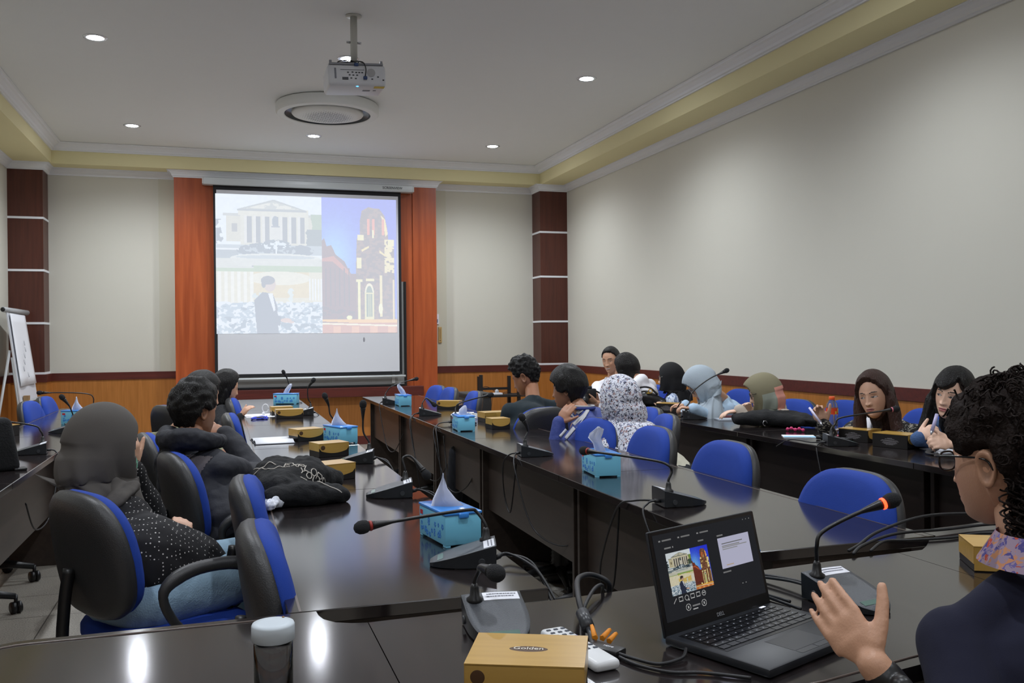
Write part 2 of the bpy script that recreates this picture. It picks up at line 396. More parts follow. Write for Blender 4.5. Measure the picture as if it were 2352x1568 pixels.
    m = RT[..., None].astype(float); img[:] = img*(1-m)+sky*m
    put(RT*(x < .575+.01)*0, (0, 0, 0))
    put(poly([(SX, .32), (.585, .30), (.60, .36), (.625, .35), (.65, .42), (.70, .47), (.735, .56), (.77, .56), (.77, 1), (SX, 1)]), (120, 52, 34)); put(poly([(SX, .45), (.64, .43), (.73, .55), (.73, .58), (.63, .47), (SX, .47)]), (196, 96, 52)); put(poly([(SX, .80), (.76, .84), (.76, .92), (SX, .9)])*(n3 > .5), (86, 44, 36))
    for k in range(6): put(rect(.59+k*.026, .52, .597+k*.026, .80), (84, 38, 30))
    tw = poly([(.79, .16), (.80, .09), (.84, .06), (.87, .07), (.90, .07), (.93, .12), (.945, .2), (.955, .33), (.985, .36), (.99, 1), (.77, 1), (.765, .5), (.77, .3), (.79, .27)])
    put(tw, (112, 72, 52)); put(tw*(n3 > .55), (140, 92, 60)); put(poly([(.91, .12), (.935, .15), (.95, .26), (.935, .28), (.925, .18)]), (250, 226, 130)); put(tw*(x > .93)*(y > .3)*(y < .55)*(n3 > .42), (246, 224, 150))
    for a, b, c, d in ((.775, .27, .81, .31), (.95, .30, .985, .35), (.77, .44, .795, .52), (.765, .60, .80, .62)): put(rect(a, b, c, d), (250, 236, 160))
    for a in (.83, .86, .915): put(rect(a, .15, a+.014, .27), (240, 120, 60))
    put(rect(.86, .23, .868, .29), (255, 240, 170)); put(rect(.775, .60, .79, .97), (250, 240, 160)); put(rect(.90, .57, .915, .88), (248, 226, 150)); put(rect(.975, .6, .985, .99), (240, 210, 140)); put(ell(.905, .82, .012, .04), (255, 246, 190))
    put(poly([(.795, .38), (.84, .35), (.84, .365), (.80, .395)]), (250, 220, 120)); put(poly([(.90, .38), (.94, .42), (.935, .43), (.90, .40)]), (250, 220, 120)); put(ell(.84, .70, .026, .07), (250, 236, 190)); put(ell(.84, .71, .019, .06), (110, 130, 90)); put(rect(.814, .70, .866, .90), (240, 226, 150)); put(rect(.824, .71, .856, .88), (96, 122, 84)); 
    for k in (.832, .840, .848): put(rect(k, .70, k+.002, .88), (230, 220, 150))
    put(rect(.82, .595, .87, .615), (246, 230, 150))
    put(RT*(y > .90+.02*x*0)*(y < .915+.05*(x-SX)), (255, 190, 70)); put(RT*(y > .925), (210, 120, 60)); put(RT*(y > .95)*(np.sin(x*60) > .3), (240, 160, 90)); put(RT*(abs(y-.93-.04*(x-SX)) < .006), (255, 240, 200)); put(ell(.725, .885, .016, .016), (255, 250, 170))
    img = np.clip(img+(n3[..., None]-.5)*.06, 0, 1)
    lin = np.where(img <= .04045, img/12.92, ((img+.055)/1.055)**2.4)
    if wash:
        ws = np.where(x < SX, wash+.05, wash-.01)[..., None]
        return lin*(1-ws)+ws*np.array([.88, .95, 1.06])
    return lin
def picture(name, img, P00, P10, P01, strength, parent, m=None):
    """grid in the plane P00 (top left), P10 (top right), P01 (bottom left); one face per picture cell, colour attribute = the picture"""
    H, W, _ = img.shape; P00, P10, P01 = V(P00), V(P10), V(P01)
    u, v = np.meshgrid(np.arange(W+1)/W, np.arange(H+1)/H)
    co = np.array(P00)[None, None]+u[..., None]*np.array(P10-P00)+v[..., None]*np.array(P01-P00)
    idx = np.arange((W+1)*(H+1)).reshape(H+1, W+1)
    q = np.stack([idx[1:, :-1], idx[1:, 1:], idx[:-1, 1:], idx[:-1, :-1]], -1).reshape(-1, 4)
    me = bpy.data.meshes.new(name); me.vertices.add(len(co.reshape(-1, 3))); me.vertices.foreach_set('co', co.reshape(-1))
    me.loops.add(q.size); me.loops.foreach_set('vertex_index', q.reshape(-1).astype(np.int32))
    me.polygons.add(len(q)); me.polygons.foreach_set('loop_start', (np.arange(len(q))*4).astype(np.int32))
    me.update(calc_edges=True)
    at = me.color_attributes.new('tone', 'FLOAT_COLOR', 'CORNER'); c = np.ones((len(q), 4, 4)); c[..., :3] = img.reshape(-1, 1, 3); at.data.foreach_set('color', c.reshape(-1))
    me.materials.append(attr_mat('lit_picture_%g' % strength, 1, emit=strength))
    return link(name, me, parent)
t = thing('projection_screen', 'large pull-down projection screen showing three photographs, on the wood panel', 'projection screen', (1.04, PYF-.09, 2.0))
wx = 1.04; wy = PYF-.09
def rel(x, y, z): return (x-wx, y-wy, z-2.0)
black = mat('screen_black_border', (14, 15, 20), .7)
bm = BM(); boxm(bm, rel(-.19, 11.155, 3.125), rel(2.28, 11.285, 3.205), bev=.008); obj('screen_housing', bm, mat('white_metal', (202, 208, 210), .35), t, True, 40)
bm = BM(); boxm(bm, rel(-.205, 11.16, 3.13), rel(-.19, 11.28, 3.2)); boxm(bm, rel(2.28, 11.16, 3.13), rel(2.292, 11.28, 3.2)); obj('end_cap', bm, mat('white_plastic', (216, 216, 214), .4), t)
text_obj('brand_lettering', 'SCREENVIEW', .042, Matrix.Translation(rel(2.02, 11.153, 3.165)) @ Matrix.Rotation(PI/2, 4, 'X') @ Matrix.Scale(1.0, 4), mat('dark_print', (40, 44, 44), .6), t)
bm = BM(); boxm(bm, rel(-.085, 11.215, .868), rel(2.132, 11.219, 3.13)); obj('screen_border', bm, black, t)
def cloth_mat():
    m = mat('projection_cloth', (214, 216, 222), .9); return m
bm = BM(); boxm(bm, rel(-.05, 11.2125, .905), rel(2.098, 11.2145, 3.072)); sc = obj('screen_cloth', bm, cloth_mat(), t)
m = attr_mat('lit_picture_1', 1, emit=1)
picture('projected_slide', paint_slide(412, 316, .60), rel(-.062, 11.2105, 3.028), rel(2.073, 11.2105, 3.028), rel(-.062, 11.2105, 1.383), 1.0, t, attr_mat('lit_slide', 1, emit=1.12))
bm = BM(); tube(bm, [rel(-.13, 11.2, .845), rel(2.17, 11.2, .845)], .014, 10); obj('bottom_bar', bm, mat('white_metal', (202, 208, 210), .35), t)
bm = BM(); ball(bm, rel(1.66, 11.212, 1.30), (.012, .0015, .03)); obj('smudge', bm, mat('grey_smudge', (150, 150, 158), .9), sc)

# ---------------------------------------------------------------- recessed lights
def downlight(x, y, label, group, k=1.):
    t = thing('downlight', label, 'ceiling light', (x, y, ZC), 0, group)
    bm = BM(); lathe(bm, [(.058, -.004), (.075, -.006), (.084, -.003), (.086, 0), (.06, 0)], 28, cap=False); obj('trim_ring', bm, mat('chrome_ring', (216, 220, 226), .25, .6), t, True)
    bm = BM(); lathe(bm, [(.0, -.010), (.03, -.009), (.06, -.002)], 24, cap=False); obj('lamp_lens', bm, mat('lamp_glow', (240, 244, 255), .5, emit=230), t, True)
    ld = bpy.data.lights.new('downlight_lamp', 'SPOT'); ld.energy = LAMP_W*k; ld.color = (.90, .95, 1); ld.spot_size = D2R(150); ld.spot_blend = .75; ld.shadow_soft_size = .06
    lo = bpy.data.objects.new('lamp_light', ld); C.objects.link(lo); lo.parent = t; lo.location = (0, 0, -.02)
    return t
cn = ['left', 'middle', 'right']
for i, ly in enumerate(LAMP_ROWS):
    for j, lx in enumerate(LAMP_COLS):
        if i == 0: lb = 'small round recessed ceiling light, %s one of the row nearest the projection screen' % cn[j]
        elif i == 1: lb = ['bright round recessed ceiling light at upper left, level with the projector', 'bright round recessed ceiling light half hidden behind the projector pole', 'round recessed ceiling light to the right of the projector'][j]
        else: lb = 'round recessed ceiling light over the near tables, row %s behind the projector, %s' % (['first', 'second', 'third'][i-2], cn[j])
        downlight(lx, ly, lb, 'recessed ceiling lights', (1.05, 1.02, .84, .5, .35)[i])

# ---------------------------------------------------------------- round air conditioner
t = thing('air_conditioner', 'round white ceiling air conditioner behind the projector', 'air conditioner', (.97, 8.72, ZC))
wp = mat('ac_white', (218, 220, 218), .5)
bm = BM(); lathe(bm, [(.45, 0), (.472, -.01), (.478, -.05), (.476, -.085), (.462, -.100), (.405, -.104), (.398, -.098)], 64, cap=False); obj('outer_ring', bm, wp, t, True, 40)
bm = BM(); lathe(bm, [(.400, -.099), (.385, -.060), (.33, -.045), (.30, -.05)], 64, cap=False); obj('air_slot', bm, mat('ac_slot_dark', (26, 38, 50), .3), t, True)
def perforated():
    m = bpy.data.materials.new('perforated_grille'); m.use_nodes = True; nt = m.node_tree; N = nt.nodes; L = nt.links; b = N['Principled BSDF']
    tc = N.new('ShaderNodeTexCoord'); vo = N.new('ShaderNodeTexVoronoi'); vo.inputs['Scale'].default_value = 34; vo.inputs['Randomness'].default_value = .1
    mp = N.new('ShaderNodeMapping'); mp.inputs['Rotation'].default_value = (0, 0, .78); mp.inputs['Scale'].default_value = (1, 1, .0001); L.new(tc.outputs['Object'], mp.inputs[0]); L.new(mp.outputs[0], vo.inputs['Vector'])
    ln = N.new('ShaderNodeVectorMath'); ln.operation = 'LENGTH'; L.new(mp.outputs[0], ln.inputs[0])
    mr = N.new('ShaderNodeMapRange'); mr.inputs[1].default_value = .17; mr.inputs[2].default_value = .27; mr.inputs[3].default_value = .36; mr.inputs[4].default_value = 0; L.new(ln.outputs['Value'], mr.inputs[0])
    lt = N.new('ShaderNodeMath'); lt.operation = 'LESS_THAN'; L.new(vo.outputs['Distance'], lt.inputs[0]); L.new(mr.outputs[0], lt.inputs[1])
    mx = N.new('ShaderNodeMix'); mx.data_type = 'RGBA'; mx.inputs[6].default_value = srgb((218, 220, 218)); mx.inputs[7].default_value = srgb((60, 60, 66)); L.new(lt.outputs[0], mx.inputs[0]); L.new(mx.outputs[2], b.inputs['Base Color'])
    return m
bm = BM(); lathe(bm, [(.31, -.04), (.330, -.070), (.334, -.090), (.324, -.102), (.27, -.116), (.16, -.126), (0.001, -.129)], 64, cap=False); obj('grille_disc', bm, perforated(), t, True)

# ---------------------------------------------------------------- projector on its pole
t = thing('projector', 'white ceiling projector with cables, hanging on a pole', 'projector', (.88, 6.28, 3.08), 0)
pw = mat('projector_white', (206, 208, 212), .4); dk = mat('port_black', (26, 28, 34), .4)
bm = BM(); tube(bm, [(0.0, 0, .09), (0, 0, ZC-3.08)], .024, 14); lathe(bm, [(.055, ZC-3.08-.008), (.055, ZC-3.08-.001)], 20); obj('mount_pole', bm, mat('cream_metal', (188, 188, 182), .4), t)
bm = BM()
for s in (-1, 1): tube(bm, [(.024*s, 0, .255), (.05*s, 0, .255)], .008, 8)
obj('pole_screw', bm, mat('steel', (190, 195, 200), .25, .9), t)
Mp = Matrix.Rotation(D2R(-3), 4, 'Y')
bm = BM(); boxm(bm, (-.195, -.14, -.075), (.195, .14, .065), bev=.02, seg=3, M=Mp); obj('projector_body', bm, pw, t, True, 40)
bm = BM(); boxm(bm, (-.18, -.135, .065), (.18, .13, .078), M=Mp)
for s in (-1, 1): boxm(bm, (s*.17-.008, -.13, .078), (s*.17+.008, -.11, .095), M=Mp)
obj('top_plate', bm, mat('grey_plate', (130, 132, 138), .5), t)
bm = BM(); tube(bm, [Mp @ V((.06, .13, 0)), Mp @ V((.06, .165, 0))], .045, 20); obj('projector_lens', bm, mat('lens_glass', (30, 34, 44), .05), t)
bm = BM(); boxm(bm, (-.10, -.1425, -.038), (-.06, -.14, -.02), M=Mp, mi=0); obj('port', bm, dk, t)
for i, (a, b) in enumerate(((-.06, .012), (-.03, .014), (-.005, .012), (.015, .012), (.035, .012), (-.05, -.005), (-.025, -.006), (0, -.006), (-.04, -.026), (-.01, -.028), (.1, -.03), (.14, -.015), (.175, -.035))):
    bm = BM(); boxm(bm, (a-.006, -.1425, b-.004), (a+.006, -.14, b+.004), M=Mp); obj('port', bm, dk, t)
bm = BM(); boxm(bm, (-.11, -.1415, .028), (.05, -.14, .031), M=Mp); obj('panel_line', bm, dk, t)
bm = BM(); tube(bm, [Mp @ V((.095, -.143, .012)), Mp @ V((.095, -.139, .012))], .028, 20); obj('speaker_grille', bm, mat('grille_grey', (168, 168, 170), .7), t)
bm = BM(); boxm(bm, (-.15, -.1418, -.03), (-.138, -.14, .04), M=Mp); obj('vent_slots', bm, mat('vent_grey', (120, 122, 128), .6), t)
bm = BM(); boxm(bm, (.115, -.125, -.0765), (.185, -.08, -.0745), M=Mp); obj('warning_sticker', bm, mat('yellow_sticker', (196, 168, 40), .6), t)
bm = BM(); ball(bm, Mp @ V((0, -.12, -.075)), (.009, .006, .003)); obj('status_light', bm, mat('blue_led', (60, 150, 255), .4, emit=6), t)
bm = BM(); boxm(bm, (.05, -.03, -.0765), (.10, .0, -.0745), M=Mp); boxm(bm, (.12, -.03, -.0765), (.14, -.01, -.0745), M=Mp); obj('rating_plate', bm, mat('vent_grey', (120, 122, 128), .6), t)
bm = BM(); boxm(bm, (.04, -.16, -.035), (.065, -.14, -.015), M=Mp, bev=.003); boxm(bm, (-.015, -.15, .055), (.012, -.12, .075), M=Mp, bev=.003); obj('video_plug', bm, mat('blue_plug', (34, 62, 110), .5), t)
bm = BM()
for P in ([(.052, -.155, -.02), (.055, -.17, .03), (.04, -.16, .075), (.01, -.10, .10), (-.02, -.02, .12)], [(0, -.13, .075), (-.03, -.1, .10), (-.1, -.1, .095), (-.12, -.08, .085), (-.05, -.03, .11), (0, -.02, .12)], [(.01, -.13, .08), (.03, -.08, .105), (.12, -.02, .09), (.16, .02, .08)]): tube(bm, smooth_pts(P, 6), .004, 6)
obj('cable', bm, mat('black_cable', (20, 20, 24), .5), t)
# ---------------------------------------------------------------- conference tables
tw = wood_mat('dark_walnut_table_top', (28, 25, 26), (40, 34, 34), .12, coat=0, axis=1, scale=7)
tw.node_tree.nodes['Principled BSDF'].inputs['IOR'].default_value = 1.95
te = wood_mat('dark_walnut_edge', (26, 20, 18), (36, 28, 25), .4, axis=1, scale=7)
tp = wood_mat('dark_walnut_panel', (48, 40, 36), (62, 52, 46), .38, axis=1, scale=5)
tpd = wood_mat('black_walnut_panel', (20, 14, 13), (30, 21, 19), .35, axis=1, scale=5)
inlay = mat('pale_inlay_line', (92, 80, 74), .3)
def table(x0, x1, y0, y1, side, label, group, pm, edge_inset=.025, legx=None, pan=.11, zb=.365):
    """straight module; side=+1: sitters on the right, modesty panel toward the left edge; -1 mirrored"""
    cx, cy = (x0+x1)/2, (y0+y1)/2; t = thing('conference_table', label, 'table', (cx, cy, 0), 0, group); hx, hy = (x1-x0)/2, (y1-y0)/2
    bm = BM(); boxm(bm, (-hx, -hy+.001, .722), (hx, hy-.001, .75), bev=.002, seg=1); tt = obj('tabletop', bm, tw, t)
    bm = BM(); xs = side*(hx-edge_inset); boxm(bm, (xs-.0025, -hy+.003, .7495), (xs+.0025, hy-.003, .7506)); obj('edge_inlay', bm, inlay, tt)
    a = -side*(hx-.07); b = side*(hx-.06)
    for s in (-1, 1):
        bm = BM(); yy = s*(hy-.03); boxm(bm, (min(a, b), yy-.011, 0), (max(a, b), yy+.011, .722), bev=.002, seg=1); obj('side_panel', bm, pm, t)
    px = -side*(hx-pan)
    bm = BM(); boxm(bm, (px-.008, -hy+.042, zb), (px+.008, hy-.042, .722)); obj('modesty_panel', bm, pm, t)
    return t
ga = 'tables of the left inner row'; gb = 'tables of the right inner row'
ya = [1.885, 3.36, 4.78, 6.12, 7.45, 8.85]
nth = ['nearest', 'second', 'third', 'fourth', 'farthest']
for i in range(5): table(.12, .68, ya[i], ya[i+1], -1, 'dark walnut table, %s in the row left of the central aisle' % (nth[i] if i in (0, 4) else nth[i]+' from the camera'), ga, tp)
yb = [2.02, 3.42, 4.83, 5.98, 7.25, 8.78]
for i in range(5): table(1.28, 1.85, yb[i], yb[i+1], 1, 'walnut table with hanging cables, %s in the row right of the aisle' % (nth[i] if i in (0, 4) else nth[i]+' from the camera'), gb, tp)
yc = [1.7, 3.2, 4.6, 5.9, 7.2]
for i in range(4): table(2.82, 3.40, yc[i], yc[i+1], 1, 'black-fronted walnut table in the row along the right wall, %s' % ['nearest', 'second', 'third', 'farthest'][i], 'tables of the right outer row', tpd, pan=.10, zb=.06)
yl = [2.2, 4.0, 5.92, 7.2, 8.35]
for i in range(4): table(-1.29, -.79, yl[i], yl[i+1], -1, 'glossy dark walnut conference table in the row along the left wall, %s' % ['nearest', 'second', 'third', 'farthest'][i], 'tables of the left outer row', tp, pan=.16, zb=.32)
# the near cross row: a middle table and two corner tables
def top_poly(name, label, poly, strip=None, legs=()):
    cx = sum(p[0] for p in poly)/len(poly); cy = sum(p[1] for p in poly)/len(poly)
    t = thing(name, label, 'table', (cx, cy, 0), 0, 'tables of the near cross row'); bm = BM()
    prism(bm, [(p[0]-cx, p[1]-cy) for p in poly], .722, .75); bmesh.ops.recalc_face_normals(bm, faces=bm.faces[:]); tt = obj('tabletop', bm, tw, t)
    if strip:
        bm = BM(); P = [V((p[0]-cx, p[1]-cy, .7502)) for p in strip]; tube(bm, P, .0022, 6); obj('edge_inlay', bm, inlay, tt)
    for (ax, ay, bx, by) in legs:
        bm = BM(); d = V((bx-ax, by-ay, 0)); n = V((-d.y, d.x, 0)).normalized()*.011; A = V((ax-cx, ay-cy, 0)); B = V((bx-cx, by-cy, 0))
        prism(bm, [(A+n)[:2], (B+n)[:2], (B-n)[:2], (A-n)[:2]], 0, .722); bmesh.ops.recalc_face_normals(bm, faces=bm.faces[:]); obj('side_panel', bm, tp, t)
    return t
def arc(cx, cy, r, a0, a1, n=10): return [(cx+r*math.cos(D2R(a0+(a1-a0)*i/n)), cy+r*math.sin(D2R(a0+(a1-a0)*i/n))) for i in range(n+1)]
top_poly('conference_table', 'dark walnut table across the foreground holding the laptop', [(.266, 1.20), (.70, 1.185), (.91, 1.205), (1.62, 1.335), (1.62, 1.893), (1.42, 1.880), (1.214, 1.861), (.816, 1.812), (.56, 1.785), (.266, 1.773)], [(.27, 1.225), (.72, 1.21), (.908, 1.229), (1.11, 1.272), (1.615, 1.362)], [(.35, 1.3, .35, 1.7), (1.5, 1.42, 1.5, 1.8)])
top_poly('corner_table', 'dark walnut corner table at the lower left with the clear water bottle', [(.264, 1.20), (.264, 1.773), (.235, 1.779), (.205, 1.795), (.185, 1.822), (.178, 1.85), (.176, 1.881), (.12, 1.881), (-.24, 1.877)]+arc(-.34, 1.74, .137, 90, 180, 8)+[(-.477, 1.20)], [(.12, 1.855), (-.24, 1.852)]+arc(-.34, 1.74, .112, 90, 180, 8)+[(-.452, 1.21)], [(-.35, 1.3, -.35, 1.7)])
top_poly('corner_table', 'dark walnut corner table at the right behind the speaker', [(1.622, 1.34), (2.25, 1.46), (2.36, 1.60), (2.30, 2.14), (1.852, 2.09), (1.852, 2.018), (1.80, 1.985), (1.74, 1.93), (1.70, 1.90), (1.622, 1.893)], [(2.27, 2.115), (1.86, 2.07)], [(2.1, 1.55, 2.1, 1.95)])

# ---------------------------------------------------------------- blue office chairs
blue = mat('royal_blue_fabric', (14, 56, 150), .85, bump=.15, bscale=500, var=.06, vscale=30)
shell = mat('chair_black_plastic', (44, 44, 46), .45, bump=.12, bscale=300)
blk = mat('black_plastic', (20, 20, 22), .4)
def backrest_outline(n=48):
    P = []
    for i in range(n):
        a = 2*PI*i/n; c, s_ = math.cos(a), math.sin(a)
        x = .222*math.copysign(abs(c)**.62, c); z = .178*math.copysign(abs(s_)**.62, s_)
        x *= 1-.15*max(0, z/.178)**1.3
        P.append((x, z))
    return P
def layered(bm, P, layers, curve, cz, tilt):
    rings = []
    for y, s in layers:
        r = []
        for x, z in P:
            xx, zz = x*s, z*s; p = V((xx, y+curve*xx*xx, zz)); p = V((p.x, p.y*math.cos(tilt)-p.z*math.sin(tilt), p.y*math.sin(tilt)+p.z*math.cos(tilt)))
            r.append(bm.verts.new(p+V((0, -.235, cz))))
        rings.append(r)
    n = len(P)
    for a, b in zip(rings, rings[1:]):
        for j in range(n): bm.faces.new((a[j], a[(j+1) % n], b[(j+1) % n], b[j]))
    bm.faces.new(rings[0]); bm.faces.new(rings[-1][::-1]); bmesh.ops.recalc_face_normals(bm, faces=bm.faces[:])
def make_chair(label, loc, rz):
    t = thing('office_chair', label, 'chair', loc, rz, 'blue office chairs'); P = backrest_outline(); tl = D2R(9)
    bm = BM(); layered(bm, P, [(-.004, 1.0), (.018, 1.0), (.034, .96), (.046, .86), (.053, .66), (.056, .4), (.057, .12)], .55, .696, tl); obj('backrest', bm, blue, t, True)
    bm = BM(); layered(bm, P, [(.004, 1.012), (-.012, 1.03), (-.028, 1.0), (-.040, .92), (-.046, .75), (-.048, .4), (-.048, .1)], .55, .696, tl); obj('back_shell', bm, shell, t, True)
    bm = BM(); S_ = [(.235*math.copysign(abs(math.cos(a))**.55, math.cos(a)), .208*math.copysign(abs(math.sin(a))**.55, math.sin(a))) for a in [2*PI*i/44 for i in range(44)]]
    def slab(layers):
        rg = [[bm.verts.new((x*s, y*s, z-(.16*y*y if y > .1 else 0))) for x, y in S_] for z, s in layers]; n = len(S_)
        for a, b in zip(rg, rg[1:]):
            for j in range(n): bm.faces.new((a[j], a[(j+1) % n], b[(j+1) % n], b[j]))
        bm.faces.new(rg[0][::-1]); bm.faces.new(rg[-1])
    slab([(.415, .97), (.425, 1.0), (.45, 1.0), (.465, .96), (.475, .86), (.478, .6), (.476, .2)]); obj('seat', bm, blue, t, True)
    bm = BM(); slab([(.385, .80), (.395, .93), (.412, .99), (.424, .99)]); obj('seat_shell', bm, shell, t, True)
    bm = BM(); tube(bm, smooth_pts([(0, -.05, .385), (0, -.22, .38), (0, -.30, .42), (0, -.30, .56), (0, -.285, .66)], 5), .018, 8); boxm(bm, (-.07, -.13, .35), (.07, .07, .39), bev=.01); obj('back_support', bm, blk, t, True)
    for s in (-1, 1):
        bm = BM(); Q = smooth_pts([(s*.20, .05, .40), (s*.255, .10, .42), (s*.27, .17, .50), (s*.27, .17, .60), (s*.268, .08, .652), (s*.265, -.06, .655), (s*.265, -.14, .61), (s*.265, -.11, .52), (s*.262, -.02, .43), (s*.2, -.02, .40)], 5)
        tube(bm, Q, [.013+.008*max(0, 1-abs(q.z-.645)/.05) for q in Q], 8); obj('armrest', bm, shell, t, True)
    bm = BM(); pr = []
    for i in range(27): pr.append((.043-.00025*i+(.006 if i % 2 else 0), .13+i*.0096))
    lathe(bm, [(.03, .09)]+pr+[(.03, .385)], 20); obj('gas_lift', bm, blk, t, True)
    for k in range(5):
        a = 2*PI*k/5+.3; c, s_ = math.cos(a), math.sin(a)
        bm = BM(); tube(bm, [(c*.02, s_*.02, .115), (c*.15, s_*.15, .105), (c*.27, s_*.27, .082)], [.028, .022, .015], 8); obj('base_leg', bm, blk, t, True)
        bm = BM(); M = T(c*.272, s_*.272, .029, a+.6)
        for q in (-.013, .013): tube(bm, [M @ V((q-.009, 0, 0)), M @ V((q+.009, 0, 0))], .028, 14)
        tube(bm, [M @ V((0, 0, .01)), M @ V((0, 0, .06))], .009, 8); obj('caster', bm, blk, t, True)
    return t
def place(bx, by, h): # top of the backrest at (bx,by), chair facing compass h (0 = away from camera, 90 = right)
    f = V((math.sin(D2R(h)), math.cos(D2R(h)))); return (bx+f.x*.27, by+f.y*.27, 0), -D2R(h)
chairs = [
 (1.915, 2.40, -92, 'empty blue office chair nearest the camera behind the right inner row'),
 (1.98, 3.25, -90, 'empty blue office chair at the right inner row, second from the camera'),
 (1.985, 3.92, -88, 'empty blue office chair directly right of the white patterned headscarf'),
 (2.36, 4.52, -75, 'blue office chair holding the woman in the white patterned headscarf'),
 (1.915, 4.43, -97, 'empty blue office chair behind the tissue box with the red sticker'),
 (1.90, 5.27, -22, 'office chair with black back turned to the camera, under the dark t-shirt'),
 (2.50, 5.0, -80, 'blue office chair of the boy in the blue striped jacket'),
 (1.91, 8.2, -95, 'empty blue office chair farthest along the right inner row'),
 (1.94, 7.82, -90, 'blue office chair behind the snack box near the far end of the right inner row'),
 (1.98, 7.15, -85, 'empty blue office chair in front of the black metal rack'),
 (4.02, 6.45, -90, 'blue office chair between the two seated women in pale headscarves, by the wall'),
 (3.70, 5.25, -95, 'blue office chair of the woman in the olive and pink headscarf'),
 (3.93, 5.02, -90, 'blue office chair behind the woman with the patterned cardigan'),
 (3.88, 4.25, -80, 'blue office chair between the two women at the right end of the wall row'),
 (3.72, 7.35, -90, 'blue office chair of the woman in the black headscarf'),
 (-1.38, 7.42, 95, 'empty blue office chair in front of the flip chart, the nearer one'),
 (-1.37, 8.0, 92, 'empty blue office chair in front of the flip chart, the farther one'),
 (-.405, 2.84, 60, 'blue office chair of the woman in the grey headscarf, ribbed gas lift showing'),
 (-.20, 3.72, 75, 'blue office chair of the man in the dark hooded jacket'),
 (.045, 2.97, 92, 'empty blue office chair touching the tote bag, farther of two at the left row'),
 (.055, 2.20, 90, 'empty blue office chair nearest the camera at the left inner row'),
 (-.355, 4.55, 80, 'blue office chair seen between the grey headscarf and the hooded jacket'),
 (-.38, 6.5, 60, 'blue office chair with black back showing beyond the hooded man'),
 (.045, 7.1, 92, 'blue office chair behind the long-haired woman at the left inner row'),
 (.02, 5.62, 90, 'blue office chair edge beside the hooded man, at the left inner row'),
 (-1.53, 5.52, 90, 'office chair at the left outer row, its far caster showing under the table'),
 (-1.50, 4.90, 90, 'office chair at the left outer row, its near caster showing at the picture edge'),
]
ch0 = None
for bx, by, h, lb in chairs:
    loc, rz = place(bx, by, h)
    if ch0 is None: ch0 = make_chair(lb, loc, rz)
    else: dup(ch0, loc, rz, lb)

